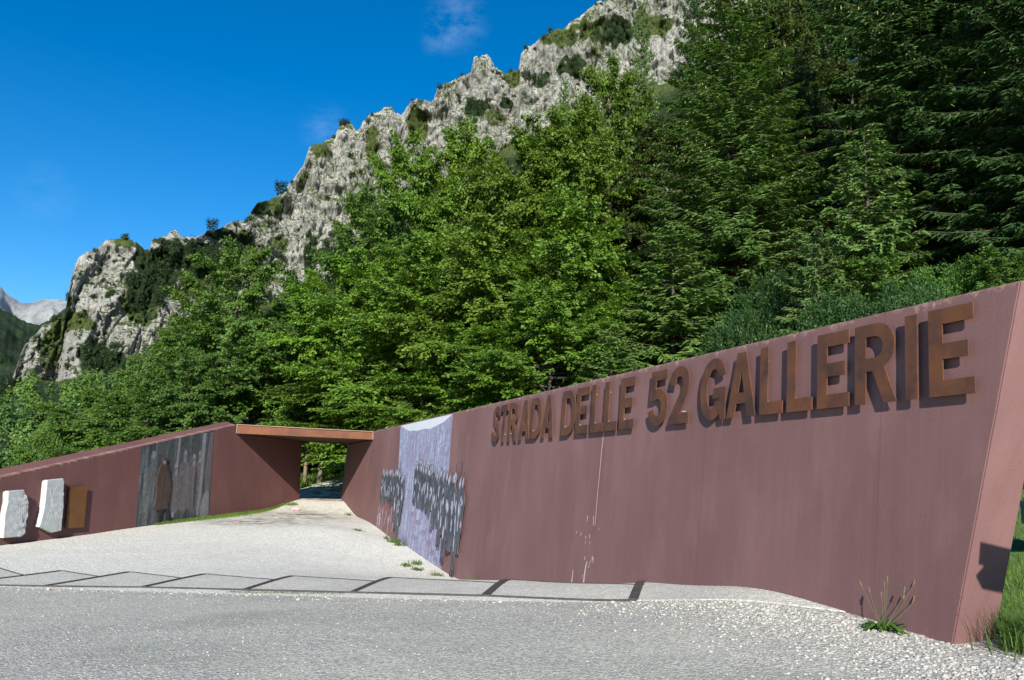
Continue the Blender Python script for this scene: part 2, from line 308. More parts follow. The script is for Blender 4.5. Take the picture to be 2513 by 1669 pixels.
def road_mat():
    m, t = newmat('worn_asphalt'); v = coord(t)
    vo = NN(t, 'ShaderNodeTexVoronoi', {'Vector': v, 'Scale': 52.0}, feature='F1'); vb = NN(t, 'ShaderNodeTexVoronoi', {'Vector': v, 'Scale': 23.0}, feature='F1'); ve = NN(t, 'ShaderNodeTexVoronoi', {'Vector': v, 'Scale': 52.0}, feature='DISTANCE_TO_EDGE')
    g1 = NN(t, 'ShaderNodeRGBToBW', {0: vo.outputs['Color']}).outputs[0]; g2 = NN(t, 'ShaderNodeRGBToBW', {0: vb.outputs['Color']}).outputs[0]
    big = noise(t, v, 0.42, 6.0, 0.62, 0.6); mid = noise(t, v, 1.7, 6.0, 0.6, mul=(1.0, 1.9, 1))
    asp = mixc(t, rng(t, g1, 0.15, 0.85), (0.275, 0.268, 0.228), (0.56, 0.545, 0.465))
    asp = mixc(t, rng(t, mid, 0.55, 0.72, 0, 0.55), asp, (0.225, 0.223, 0.203))
    asp = mixc(t, rng(t, noise(t, v, 0.28, 4.0, 0.55, 0.5, mul=(1.0, 1.6, 1)), 0.48, 0.62, 0, 0.45), asp, (0.19, 0.19, 0.172))
    sto = mixc(t, rng(t, g1, 0.1, 0.8), (0.26, 0.25, 0.225), (0.64, 0.61, 0.55))
    loose = mth(t, 'ADD', mth(t, 'MULTIPLY', big, 0.62), mth(t, 'MULTIPLY', mid, 0.38))
    at = NN(t, 'ShaderNodeAttribute', attribute_name='loose').outputs['Fac']
    loose = mth(t, 'ADD', loose, mth(t, 'MULTIPLY', at, 0.22))
    lm = mth(t, 'MULTIPLY', rng(t, loose, 0.47, 0.62), rng(t, g2, 0.15, 0.55, 0.35, 1.0))
    c = mixc(t, lm, asp, sto)
    c = mixc(t, mth(t, 'MULTIPLY', rng(t, ve.outputs['Distance'], 0.03, 0.18, 1, 0), mth(t, 'ADD', mth(t, 'MULTIPLY', lm, 0.45), 0.22)), c, (0.10, 0.10, 0.085))
    # single pale stones pressed into the surface
    sp = NN(t, 'ShaderNodeTexVoronoi', {'Vector': v, 'Scale': 30.0}, feature='F1'); sg = NN(t, 'ShaderNodeRGBToBW', {0: sp.outputs['Color']}).outputs[0]
    spm = mth(t, 'MULTIPLY', rng(t, sp.outputs['Distance'], 0.22, 0.30, 1, 0), rng(t, sg, 0.60, 0.66)); c = mixc(t, mth(t, 'MULTIPLY', spm, 0.55), c, (0.52, 0.50, 0.455))
    n1 = bump(t, mth(t, 'MULTIPLY', vo.outputs['Distance'], -1.0), 0.5, 0.012)
    n2 = bump(t, mth(t, 'MULTIPLY', vb.outputs['Distance'], -1.0), mth(t, 'MULTIPLY', lm, 0.5), 0.025, n1)
    out(t, princ(t, c, 0.88, n2, 0.22)); return m
M['road'] = road_mat()
M['stone_bit'] = None

def leaf_mat(name, trans=0.30, var=0.35, rough=0.5, spec=0.25, wave=0.35):
    m, t = newmat(name); oi = NN(t, 'ShaderNodeObjectInfo'); v = coord(t)
    geo = NN(t, 'ShaderNodeNewGeometry')
    r = geo.outputs['Random Per Island']; cl = noise(t, v, wave, 3.0, 0.6)
    f = mth(t, 'ADD', mth(t, 'MULTIPLY', r, 0.55), mth(t, 'MULTIPLY', rng(t, cl, 0.3, 0.7), 0.45))
    base = oi.outputs['Color']
    dk = mixc(t, 1.0, base, (1 - var, 1 - var * 0.75, 1 - var * 0.6), 'MULTIPLY'); lt = mixc(t, 1.0, base, (1 + var * 1.1, 1 + var * 0.8, 1 + var * 0.3), 'MULTIPLY')
    c = mixc(t, f, dk, lt)
    p = princ(t, c, rough, None, spec)
    if trans > 0:
        tr = NN(t, 'ShaderNodeBsdfTranslucent', {'Color': mixc(t, 1.0, c, (1.25, 1.35, 0.6), 'MULTIPLY')}).outputs[0]
        p = NN(t, 'ShaderNodeMixShader', {0: trans, 1: p, 2: tr}).outputs[0]
    out(t, p); return m
M['leaf'] = leaf_mat('beech_leaf'); M['needle'] = leaf_mat('spruce_needle', 0.24, 0.34, 0.55, 0.2, 0.6); M['shrubleaf'] = leaf_mat('shrub_leaf', 0.22, 0.35)
M['blade'] = leaf_mat('grass_blade', 0.30, 0.4, 0.6, 0.2, 1.5)
M['bark'] = simple('bark', (0.085, 0.07, 0.055), 0.9, 0.35, 5.0, 0.4); M['bark_s'] = simple('spruce_bark', (0.075, 0.055, 0.042), 0.9, 0.35, 6.0, 0.4)
M['cone'] = simple('green_cone', (0.20, 0.20, 0.07), 0.7, 0.25, 9.0)
M['dark_ground'] = simple('forest_floor', (0.030, 0.026, 0.017), 0.95, 0.4, 1.2, 0.5)
M['lawn'] = simple('lawn_soil', (0.075, 0.12, 0.028), 0.95, 0.35, 3.0, 0.4)
def rock_mat():
    m, t = newmat('limestone'); v = coord(t)
    ga = NN(t, 'ShaderNodeAttribute', attribute_name='grass').outputs['Fac']; wa = NN(t, 'ShaderNodeAttribute', attribute_name='wood').outputs['Fac']
    n1 = noise(t, v, 0.045, 8.0, 0.68, 0.6, mul=(1, 1, 0.45)); n2 = noise(t, v, 0.20, 8.0, 0.70, 0.3, mul=(1.5, 1.5, 0.22)); n3 = noise(t, v, 0.9, 6.0, 0.75, mul=(1, 1, 0.6))
    c = mixc(t, rng(t, n2, 0.33, 0.66), (0.20, 0.202, 0.194), (0.47, 0.46, 0.42))
    c = mixc(t, rng(t, n1, 0.56, 0.68, 0, 0.4), c, (0.19, 0.195, 0.20)); c = mixc(t, rng(t, n3, 0.60, 0.72, 0, 0.65), c, (0.36, 0.33, 0.26))
    c = mixc(t, rng(t, noise(t, v, 0.35, 6.0, 0.7, mul=(1, 1, 2.6)), 0.62, 0.72, 0, 0.7), c, (0.085, 0.085, 0.072))
    c = mixc(t, rng(t, noise(t, v, 0.30, 6.0, 0.75, 0.5, mul=(1.6, 1.6, 0.35)), 0.60, 0.66, 0, 0.7), c, (0.06, 0.06, 0.056))
    n5 = noise(t, v, 0.42, 8.0, 0.80, 0.8, mul=(1.3, 1.3, 0.7)); c = mixc(t, rng(t, n5, 0.47, 0.39, 0, 0.5), c, (0.085, 0.087, 0.083)); c = mixc(t, rng(t, n5, 0.56, 0.66, 0, 0.6), c, (0.52, 0.51, 0.47))
    gr = mixc(t, rng(t, noise(t, v, 0.55, 7.0, 0.72), 0.36, 0.64), (0.034, 0.056, 0.015), (0.098, 0.122, 0.036))
    gn = rng(t, mth(t, 'ADD', ga, mth(t, 'MULTIPLY', noise(t, v, 0.20, 8.0, 0.75), 1.0)), 0.76, 0.90)
    c = mixc(t, gn, c, gr); wn = rng(t, mth(t, 'ADD', wa, mth(t, 'MULTIPLY', noise(t, v, 0.2, 5.0, 0.7), 0.7)), 0.75, 0.95)
    c = mixc(t, wn, c, (0.022, 0.040, 0.014))
    hb = bump(t, mth(t, 'ADD', n2, mth(t, 'MULTIPLY', n3, 0.5)), 0.9, 3.0)
    out(t, princ(t, c, 0.92, hb, 0.15)); return m
M['rock'] = rock_mat()
def far_mat(name, a, b, sc):
    m, t = newmat(name); v = coord(t); n = noise(t, v, sc, 8.0, 0.68, 0.4, mul=(1, 1, 0.6))
    out(t, princ(t, mixc(t, rng(t, n, 0.36, 0.62), a, b), 0.95, bump(t, n, 0.8, 30.0), 0.1)); return m
M['far_rock'] = far_mat('far_limestone', (0.12, 0.13, 0.14), (0.33, 0.34, 0.35), 0.006)
M['far_wood'] = far_mat('far_forest', (0.012, 0.024, 0.014), (0.030, 0.050, 0.024), 0.03)

# ------------------------------------------------------------------ site frame
# right wall face: runs away from the camera and leans back 3.9 degrees
A0 = np.array([4.11599, 6.41572]); WD = np.array([-0.362710, 0.931902]); NB = np.array([0.931902, 0.362710]); TB = tan(radians(3.9))
def RW(u, z, off=0.0):
    p = A0 + WD * u + NB * (TB * (z - 3.2) - off); return (p[0], p[1], z)
# left wall face, leaning back 1.7 degrees; u = 0 at the portal, negative toward the camera
P0 = np.array([-9.65669, 28.95146]); WL = np.array([sin(radians(12.6)), cos(radians(12.6))]); NL = np.array([-WL[1], WL[0]]); TL = tan(radians(1.7))
def LWf(u, z, off=0.0):
    p = P0 + WL * u + NL * (TL * (z - 3.314) - off); return (p[0], p[1], z)

RB = [(0.715, .255), (1.375, .308), (2.074, .347), (2.93, .391), (3.64, .359), (5.737, .163), (7.91, -.123), (10.465, -.413), (12.5, -.64), (13.857, -.69), (16.68, -.507), (20.825, -.241), (26.241, .124), (29.506, .608)]
LB = [(-13.5, -.30), (-9.803, -.203), (-5.091, -.026), (-1.435, .126), (2.279, .258), (4.969, .621)]
CP = [RW(u, z)[:2] + (z,) for u, z in RB] + [LWf(u, z)[:2] + (z,) for u, z in LB]
CP += [(1.53, 9.83, .17), (-.21, 10.83, .05), (-2.19, 11.55, -.04), (-3.67, 12.03, -.10), (-5.46, 12.56, -.17), (-7.7, 12.88, -.24), (1.96, 11.86, .14), (.07, 13.01, 0.), (-1.85, 13.63, -.08), (-3.57, 14.16, -.15),
       (-5.19, 14.6, -.2), (-6.68, 15., -.24), (-8.05, 15.3, -.28), (-3.42, 5.86, .1), (.05, 5.96, .15), (2.73, 5.98, .2), (3.76, 6.21, .25), (0, 0, .12), (0, -10, .1), (-15, -5, -.1), (15, -5, .4), (6, 6, .33), (12, 5, .5),
       (-14, 15, -.4), (-20, 12, -.5), (-30, 5, -.6), (-12, 5, -.1), (-9, 22, -.12), (-6, 19, -.28), (-5, 25, -.02), (-7, 29, .2),
       (-6.9, 36.5, .75), (-6.9, 38.5, 1.12), (-6.9, 41, 1.5), (-5.5, 46, 1.95), (-8.5, 46, 1.95), (-7, 54, 2.9), (20, -20, .4), (-30, -20, -.4), (25, 20, 1.0), (-35, 25, -1.0)]
CP = np.array(CP)
def _k(d): return np.sqrt(d * d + 0.36)
_n = len(CP); _D = np.linalg.norm(CP[:, None, :2] - CP[None, :, :2], axis=2)
_Am = np.zeros((_n + 3, _n + 3)); _Am[:_n, :_n] = _k(_D) + np.eye(_n) * -0.02; _Am[:_n, _n] = 1; _Am[:_n, _n + 1:] = CP[:, :2]; _Am[_n, :_n] = 1; _Am[_n + 1:, :_n] = CP[:, :2].T
_sol = np.linalg.solve(_Am, np.concatenate([CP[:, 2], np.zeros(3)]))
def GZ(x, y):
    x = np.asarray(x, float); y = np.asarray(y, float); sh = np.broadcast(x, y).shape
    X = np.broadcast_to(x, sh).ravel(); Y = np.broadcast_to(y, sh).ravel()
    r = _sol[_n] + _sol[_n + 1] * X + _sol[_n + 2] * Y
    for i in range(_n): r = r + _sol[i] * _k(np.hypot(X - CP[i, 0], Y - CP[i, 1]))
    return r.reshape(sh)
def HZ(x, y): return 0.42 + 0.2 * (y - 36.5) + 0.30 * (x + 6.5)      # wooded slope behind the walls

S0 = np.array([1.53, 9.83]); SD = np.array([-0.9495, 0.3138]); TD = np.array([0.3138, 0.9495])
def grid_sheet(name, s0, s1, t0, t1, ds, keep=None, amp=0.006, zoff=0.0):
    ss = np.arange(s0, s1 + ds / 2, ds); ts = np.linspace(t0, t1, int(round((t1 - t0) / ds)) + 1)
    Sg, Tg = np.meshgrid(ss, ts, indexing='ij'); X = S0[0] + SD[0] * Sg + TD[0] * Tg; Y = S0[1] + SD[1] * Sg + TD[1] * Tg
    Z = GZ(X, Y) + zoff + amp * fbm(X * 0.9, Y * 0.9, 0 * X, 3, 5) * np.clip(np.abs(Tg) * 2, 0, 1)
    ni, nj = Sg.shape; idx = np.arange(ni * nj).reshape(ni, nj)
    Fc = np.stack([idx[:-1, :-1], idx[1:, :-1], idx[1:, 1:], idx[:-1, 1:]], -1).reshape(-1, 4)
    V = np.stack([X, Y, Z], -1).reshape(-1, 3)
    if keep is not None:
        cc = V[Fc].mean(1); Fc = Fc[keep(cc[:, 0], cc[:, 1])]
        used = np.unique(Fc); mp_ = np.full(len(V), -1); mp_[used] = np.arange(len(used)); V = V[used]; Fc = mp_[Fc]
    Fc = Fc[:, ::-1] if (SD[0] * TD[1] - SD[1] * TD[0]) < 0 else Fc
    return mesh_np(name, V, Fc, True), V
# road in front of the steel strip
me, V = grid_sheet('road', -22, 45, -34, 0, 0.22)
u_ = (V[:, 0] - A0[0]) * WD[0] + (V[:, 1] - A0[1]) * WD[1]; d_ = -((V[:, 0] - A0[0]) * NB[0] + (V[:, 1] - A0[1]) * NB[1])
lo = np.clip(1.0 - d_ / 2.6, 0, 1) * np.clip((4.0 - u_) / 3, 0, 1) + 0.5 * np.exp(-((V[:, 0] - 0.6) ** 2 / 6 + (V[:, 1] - 8.6) ** 2 / 1.2))
attr(me, 'loose', lo - 0.1 * np.exp(-((V[:, 0] + 5) ** 2 / 8 + (V[:, 1] - 11) ** 2 / 2)))
tag(link('road', me, M['road']), 'worn grey asphalt road with loose pale stones', None, None, 'structure')
# gravel forecourt between the walls and on through the portal
def kp(x, y):
    a = (x - A0[0]) * NB[0] + (y - A0[1]) * NB[1]; b = (x - P0[0]) * NL[0] + (y - P0[1]) * NL[1]
    return np.where(y < 33.5, (a < 0.25) & (b < 0.25), np.abs(x + 6.9 - np.clip((y - 42) * 0.18, 0, 3)) < np.clip(3.2 - (y - 34) * 0.18, 1.15, 3.2))
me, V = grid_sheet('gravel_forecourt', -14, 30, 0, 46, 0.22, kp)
dark_ground = np.exp(-((V[:, 0] + 7.3) ** 2 / 3.4 + (V[:, 1] - 29.2) ** 2 / 5)) + 0.9 * np.exp(-((V[:, 1] - 26.0) ** 2 / 1.2 + (V[:, 0] + 8.0) ** 2 / 3)) + 1.2 * np.clip((V[:, 1] - 33.2) / .8, 0, 1) * np.clip((41.5 - V[:, 1]) / 1.5, 0.25, 1)  # patches are soil; the passage band paints the canopy's shade into the colour
attr(me, 'dark_ground', np.clip(dark_ground, 0, 1))
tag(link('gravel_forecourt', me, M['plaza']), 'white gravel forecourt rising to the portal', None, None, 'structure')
# wooded hillside behind the walls
gx = np.arange(-150, 151, 1.5); gy = np.arange(4, 200, 1.5); X, Y = np.meshgrid(gx, gy, indexing='ij')
Z = HZ(X, Y) + 0.5 * fbm(X * 0.15, Y * 0.15, 0 * X, 3, 9)
tun = np.exp(-((X + 6.9) / 3.0) ** 2) * (Y > 33) * (Y < 60); Z = Z * (1 - tun) + (GZ(X, Y) - 0.12) * tun
idx = np.arange(X.size).reshape(X.shape); Fc = np.stack([idx[:-1, :-1], idx[1:, :-1], idx[1:, 1:], idx[:-1, 1:]], -1).reshape(-1, 4)
V = np.stack([X, Y, Z], -1).reshape(-1, 3); cc = V[Fc].mean(1)
a = (cc[:, 0] - A0[0]) * NB[0] + (cc[:, 1] - A0[1]) * NB[1]; b = (cc[:, 0] - P0[0]) * NL[0] + (cc[:, 1] - P0[1]) * NL[1]; uu = (cc[:, 0] - A0[0]) * WD[0] + (cc[:, 1] - A0[1]) * WD[1]
front = (a < 1.3) & (b < 1.3) & (cc[:, 1] < 35.5); ok = ~front & (uu > 2.0) & ~((cc[:, 0] < -9) & (cc[:, 1] < 14))
tag(link('hillside', mesh_np('hillside', V, Fc[ok], True), M['dark_ground']), 'dark wooded hillside behind the walls', None, None, 'structure')
# lawn beside the high end of the right wall
def LZ(x, y):
    d = np.maximum(0, (x - 4.3) * 0.45 + (y - 7.2) * 0.89); d2 = np.maximum(0, (x - 4.2) * 0.9 - (y - 7) * .2)
    return GZ(x, y) * np.exp(-d * 0.25) + 0.34 * (1 - np.exp(-d * .25)) + 0.03 + 0.115 * np.minimum(d, 9) + 0.05 * np.minimum(d2, 3)
gx = np.arange(3.4, 30, 0.4); gy = np.arange(3.0, 24, 0.4); X, Y = np.meshgrid(gx, gy, indexing='ij')
X = X + 0.12 * vnoise(X, Y, 0 * X, 3)
Z = LZ(X, Y) + 0.03 * fbm(X, Y, 0 * X, 3, 4)
idx = np.arange(X.size).reshape(X.shape); Fc = np.stack([idx[:-1, :-1], idx[1:, :-1], idx[1:, 1:], idx[:-1, 1:]], -1).reshape(-1, 4)
V = np.stack([X, Y, Z], -1).reshape(-1, 3); cc = V[Fc].mean(1)
a = (cc[:, 0] - A0[0]) * NB[0] + (cc[:, 1] - A0[1]) * NB[1]; uu = (cc[:, 0] - A0[0]) * WD[0] + (cc[:, 1] - A0[1]) * WD[1]
ok = ((a > 0.25) & (uu > 0.7)) | ((uu <= 0.7) & (cc[:, 0] > 4.25 + 0.45 * np.maximum(0, 7.0 - cc[:, 1])))
tag(link('lawn', mesh_np('lawn', V, Fc[ok], True), M['lawn']), 'green lawn bank beside the end of the right wall', None, None, 'structure')

# ------------------------------------------------------------------ walls
def add_uv(me, fn_uv, fn_edge):
    l1 = me.uv_layers.new(name='wall'); l2 = me.uv_layers.new(name='edge')
    for lp in me.loops:
        co = me.vertices[lp.vertex_index].co; l1.data[lp.index].uv = fn_uv(co); l2.data[lp.index].uv = fn_edge(co)
def prism(front, back):
    bm = bmesh.new(); f = [bm.verts.new(p) for p in front]; b = [bm.verts.new(p) for p in back]; n = len(f)
    bm.faces.new(f); bm.faces.new(b[::-1])
    for i in range(n): bm.faces.new((f[i], b[i], b[(i + 1) % n], f[(i + 1) % n]))
    bmesh.ops.recalc_face_normals(bm, faces=bm.faces[:]); return bm
TH = 0.48
uend = lambda z: 0.715 * (3.2 - z) / 2.945
pr = [(uend(3.2), 3.2), (uend(0.255), 0.255), (uend(-1.4), -1.4), (30.0, -1.4), (30.0, 2.885), (24.9, 2.885), (24.9, 3.2)]
bm = prism([RW(u, z) for u, z in pr], [RW(u, z, -TH) for u, z in pr])
bmesh.ops.bevel(bm, geom=[e for e in bm.edges if e.calc_length() > 2.5 and max(v.co.z for v in e.verts) > 3.1], offset=0.012, segments=2, affect='EDGES')
me = bm_mesh('entrance_wall', bm)
def uvr(co): return ((co.x - A0[0]) * WD[0] + (co.y - A0[1]) * WD[1] + 0.8 * ((co.x - A0[0]) * NB[0] + (co.y - A0[1]) * NB[1]), co.z)
add_uv(me, uvr, lambda co: (uvr(co)[0], 3.2 - co.z))
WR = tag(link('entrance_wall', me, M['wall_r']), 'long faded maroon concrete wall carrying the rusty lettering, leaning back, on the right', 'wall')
ltop = lambda u: 3.29 + 0.1945 * u
pl = [(-14.0, ltop(-14.0)), (-0.06, 3.27), (-0.06, 3.01), (0.0, 2.975), (4.97, 2.945), (4.97, -1.4), (-14.0, -1.4)]
pk = [(u, z + (0.115 if z > 0 and u < 0 and z != 3.01 else 0.0)) for u, z in pl]
bm = prism([LWf(u, z) for u, z in pl], [LWf(u, z, -0.42) for u, z in pk]); me = bm_mesh('entrance_wall', bm)
def uvl(co): return ((co.x - P0[0]) * WL[0] + (co.y - P0[1]) * WL[1] + 0.8 * ((co.x - P0[0]) * NL[0] + (co.y - P0[1]) * NL[1]), co.z)
add_uv(me, uvl, lambda co: (uvl(co)[0], ltop((co.x - P0[0]) * WL[0] + (co.y - P0[1]) * WL[1]) - co.z + 0.02))
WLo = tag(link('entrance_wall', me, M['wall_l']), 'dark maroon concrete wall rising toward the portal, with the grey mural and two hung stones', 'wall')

def plate(name, rings, off0, off1, mat, parent, frame, uvs=None):
    """flat cut-out on a wall: outer ring and holes in (u, z); off0 back, off1 front distance from the wall face."""
    area = lambda r: sum(r[i][0] * r[(i + 1) % len(r)][1] - r[(i + 1) % len(r)][0] * r[i][1] for i in range(len(r)))
    tri = tessellate_polygon([[Vector((p[0], p[1], 0)) for p in r] for r in rings])
    flat = [p for r in rings for p in r]; n = len(flat)
    V = [frame(u, z, off1) for u, z in flat] + [frame(u, z, off0) for u, z in flat]; Fc = [tuple(t) for t in tri] + [tuple(i + n for i in t[::-1]) for t in tri]
    o = 0
    for r in rings:
        k = len(r)
        for i in range(k): Fc.append((o + i, o + (i + 1) % k, o + (i + 1) % k + n, o + i + n))
        o += k
    me = bpy.data.meshes.new(name); me.from_pydata(V, [], Fc)
    bm = bmesh.new(); bm.from_mesh(me); bmesh.ops.recalc_face_normals(bm, faces=bm.faces[:]); bm.to_mesh(me); bm.free()
    if uvs:
        l1 = me.uv_layers.new(name='wall'); l2 = me.uv_layers.new(name='edge'); fl = flat + flat
        for lp in me.loops: l1.data[lp.index].uv = fl[lp.vertex_index]; l2.data[lp.index].uv = fl[lp.vertex_index]
    return link(name, me, mat, parent)

# rusty lettering on the right wall (each letter a plate on pins)
def arc(cx, cy, rx, ry, a0, a1, n=10): return [(cx + rx * cos(radians(a0 + (a1 - a0) * i / n)), cy + ry * sin(radians(a0 + (a1 - a0) * i / n))) for i in range(n + 1)]
def spline(P, n=5):
    P = [P[0]] + list(P) + [P[-1]]; R_ = []
    for i in range(1, len(P) - 2):
        for k in range(n):
            t_ = k / n; p0, p1, p2, p3 = P[i - 1], P[i], P[i + 1], P[i + 2]
            R_.append(tuple(0.5 * (2 * p1[j] + (p2[j] - p0[j]) * t_ + (2 * p0[j] - 5 * p1[j] + 4 * p2[j] - p3[j]) * t_ ** 2 + (3 * p1[j] - p0[j] - 3 * p2[j] + p3[j]) * t_ ** 3) for j in (0, 1)))
    R_.append(P[-2]); return R_
def sides(path, th):
    Lf, Rt = [], []
    for i, p in enumerate(path):
        a = path[max(i - 1, 0)]; b = path[min(i + 1, len(path) - 1)]; dx, dy = b[0] - a[0], b[1] - a[1]; l = math.hypot(dx, dy) or 1
        Lf.append((p[0] - dy / l * th / 2, p[1] + dx / l * th / 2)); Rt.append((p[0] + dy / l * th / 2, p[1] - dx / l * th / 2))
    return Lf, Rt
H_ = 0.78; t_ = 0.14
def glyph(ch):
    if ch == 'E': return 0.44, [[[(0, 0), (.44, 0), (.44, t_), (.14, t_), (.14, .325), (.385, .325), (.385, .465), (.14, .465), (.14, .64), (.44, .64), (.44, H_), (0, H_)]]]
    if ch == 'L': return 0.40, [[[(0, 0), (.40, 0), (.40, t_), (.14, t_), (.14, H_), (0, H_)]]]
    if ch == 'I': return 0.14, [[[(0, 0), (.14, 0), (.14, H_), (0, H_)]]]
    if ch == 'T': return 0.42, [[[(.14, 0), (.28, 0), (.28, .64), (.42, .64), (.42, H_), (0, H_), (0, .64), (.14, .64)]]]
    if ch == 'A': return 0.53, [[[(0, 0), (.14, 0), (.178, .165), (.352, .165), (.39, 0), (.53, 0), (.345, H_), (.185, H_)], [(.207, .295), (.265, .56), (.323, .295)]]]
    if ch == 'D':
        return 0.53, [[[(0, 0)] + arc(.25, .39, .28, .39, -90, 90, 18) + [(0, H_)], [(.14, .135)] + arc(.24, .39, .15, .255, -90, 90, 14) + [(.14, .645)]]]
    if ch == 'R':
        return 0.51, [[[(0, 0), (.14, 0), (.14, .315), (.225, .315), (.36, 0), (.51, 0), (.365, .345)] + arc(.27, .56, .225, .22, -58, 90, 14) + [(0, H_)], [(.14, .445)] + arc(.25, .55, .105, .105, -90, 90, 10) + [(.14, .655)]]]
    if ch == 'S':
        P = spline([(.385, .555), (.345, .665), (.235, .712), (.12, .665), (.085, .565), (.135, .46), (.24, .39), (.345, .315), (.375, .21), (.325, .11), (.22, .068), (.105, .115), (.062, .225)])
        a, b = sides(P, t_); return 0.445, [[a + b[::-1]]]
    if ch == '2':
        P = spline([(.068, .53), (.10, .655), (.225, .712), (.345, .655), (.375, .54), (.335, .42), (.235, .28), (.14, .155), (.09, .06)])
        a, b = sides(P, t_); a = [p for p in a if p[1] > 0.15]; b = [p for p in b if p[1] > 0.09]
        up, dn = (a, b) if a[0][0] < b[0][0] else (b, a)
        return 0.45, [[[(0, 0), (.45, 0), (.45, t_)] + [(max(a[-1][0], .2), t_)] + a[::-1] + b + [(0, .06)]]]
    if ch == '5':
        P = spline([(.11, .395), (.19, .448), (.28, .435), (.36, .36), (.375, .25), (.335, .125), (.225, .068), (.115, .115), (.068, .225)])
        a, b = sides(P, t_)
        return 0.445, [[[(.035, .36), (.065, H_), (.415, H_), (.415, .64), (.18, .64), (.168, .505)] + a[2:] + b[::-1][:-3] + [(.15, .36)]]]
    if ch == 'G':
        P = spline([(.455, .545), (.41, .66), (.285, .712), (.155, .645), (.085, .50), (.078, .30), (.13, .14), (.24, .068), (.34, .11), (.40, .20)])
        a, b = sides(P, t_)
        return 0.53, [[a + b[::-1]], [[(.44, 0), (.53, 0), (.53, .40), (.275, .40), (.275, .27), (.40, .27), (.385, .16)]]]
LET = [('S', 12.16, 11.71), ('T', 11.69, 11.265), ('R', 11.215, 10.69), ('A', 10.60, 10.04), ('D', 10.03, 9.48), ('A', 9.475, 8.92), ('D', 8.60, 8.035), ('E', 8.02, 7.545), ('L', 7.46, 7.035), ('L', 7.005, 6.56), ('E', 6.49, 6.055),
       ('5', 5.66, 5.145), ('2', 5.10, 4.62), ('G', 4.365, 3.83), ('A', 3.80, 3.25), ('L', 3.175, 2.785), ('L', 2.715, 2.32), ('E', 2.245, 1.80), ('R', 1.72, 1.21), ('I', 1.105, 0.97), ('E', .845, .39)]
sign = empty('lettering', RW(6.3, 2.3), 'rusty steel capitals reading STRADA DELLE 52 GALLERIE along the top of the right wall', 'sign')
for ch, ul, ur in LET:
    w_, polys = glyph(ch); s_ = (ul - ur) / w_; first = None
    for i, rings in enumerate(polys):
        o = plate('letter', [[(ul - x * s_, 2.312 + y) for x, y in r] for r in rings], 0.054, 0.066 + 0.0015 * i, M['rust'], sign if first is None else first, RW)
        if first is None:
            first = o; o['label'] = 'rusty plate cut as the character ' + ch
        else: o.name = 'letter_spur'
    for dz in (0.16, 0.62):
        x_ = {'T': .21, 'S': .2, 'A': .09, 'R': .07, '5': .07, '2': .3, 'G': .10}.get(ch, .07)
        if ch == 'A' and dz > .5: x_ = .24
        if ch == 'S': x_ = .30 if dz < .3 else .14
        pv, pf = tube([RW(ul - x_ * s_, 2.312 + dz, -0.01), RW(ul - x_ * s_, 2.312 + dz, 0.060)], [.008, .008], 6)
        link('pin', mesh_np('pin', pv, pf), M['pin'], first)

# white runs of lime on the right wall
M['lime'] = simple('lime_run', (0.38, 0.34, 0.34), 0.8, 0.2, 20.0)
def streak(pts, w0, w1, parent, mat, off, frame, name):
    L1, R1 = [], []
    for i, (u, z) in enumerate(pts):
        w = (w0 + (w1 - w0) * i / (len(pts) - 1)) / 2; L1.append((u - w, z)); R1.append((u + w, z))
    return plate(name, [L1 + R1[::-1]], 0.0005, off, mat, parent, frame)
streak([(7.06, 2.62), (7.09, 2.28), (7.12, 2.0), (7.135, 1.7), (7.165, 1.32), (7.185, .86)], .018, .006, WR, M['lime'], .0025, RW, 'lime_run')
streak([(7.37, .30), (7.41, .22), (7.44, .05), (7.47, -.2)], .02, .05, WR, M['lime'], .0025, RW, 'lime_run')
streak([(7.85, .12), (7.86, 0), (7.89, -.2)], .01, .04, WR, M['lime'], .0025, RW, 'lime_run')
streak([(7.25, 1.0), (7.24, .85)], .012, .006, WR, M['lime'], .0025, RW, 'lime_run')
for i in range(16):
    u = 7.4 + random.gauss(0, .22); z = .55 + random.gauss(0, .32); streak([(u, z), (u + .01, z - random.uniform(.02, .09))], .012, .008, WR, M['lime'], .0025, RW, 'paint_chip')

# ------------------------------------------------------------------ right mural
def mural_mat(name, a, b, c3, d4, vs=1.0):
    m, t = newmat(name); uv = NN(t, 'ShaderNodeUVMap', uv_map='wall').outputs[0]
    n1 = noise(t, uv, 1.0, 6.0, 0.65, 0.4, mul=(2.2, 0.55 * vs, 1)); n2 = noise(t, uv, 1.0, 6.0, 0.7, 0.3, mul=(7.0, 1.1 * vs, 1)); n3 = noise(t, uv, 9.0, 6.0, 0.75, 0.8); n4 = noise(t, uv, 0.8, 3.0)
    c = mixc(t, rng(t, n1, 0.38, 0.62), a, b); c = mixc(t, rng(t, n2, 0.49, 0.64), c, c3); c = mixc(t, rng(t, n3, 0.50, 0.60, 0, 0.8), c, d4)
    out(t, princ(t, c, 0.7, bump(t, n3, 0.15, 0.01), 0.3)); return m
M['mural_r'] = mural_mat('purple_mural_paint', (0.235, 0.195, 0.290), (0.29, 0.285, 0.40), (0.36, 0.48, 0.56), (0.15, 0.135, 0.235))
M['mural_sky'] = mural_mat('white_mural_paint', (0.56, 0.59, 0.63), (0.60, 0.61, 0.64), (0.50, 0.55, 0.62), (0.60, 0.61, 0.62))
M['mural_road'] = mural_mat('violet_mural_paint', (0.195, 0.145, 0.215), (0.245, 0.21, 0.305), (0.30, 0.30, 0.40), (0.15, 0.14, 0.225), 3.0)
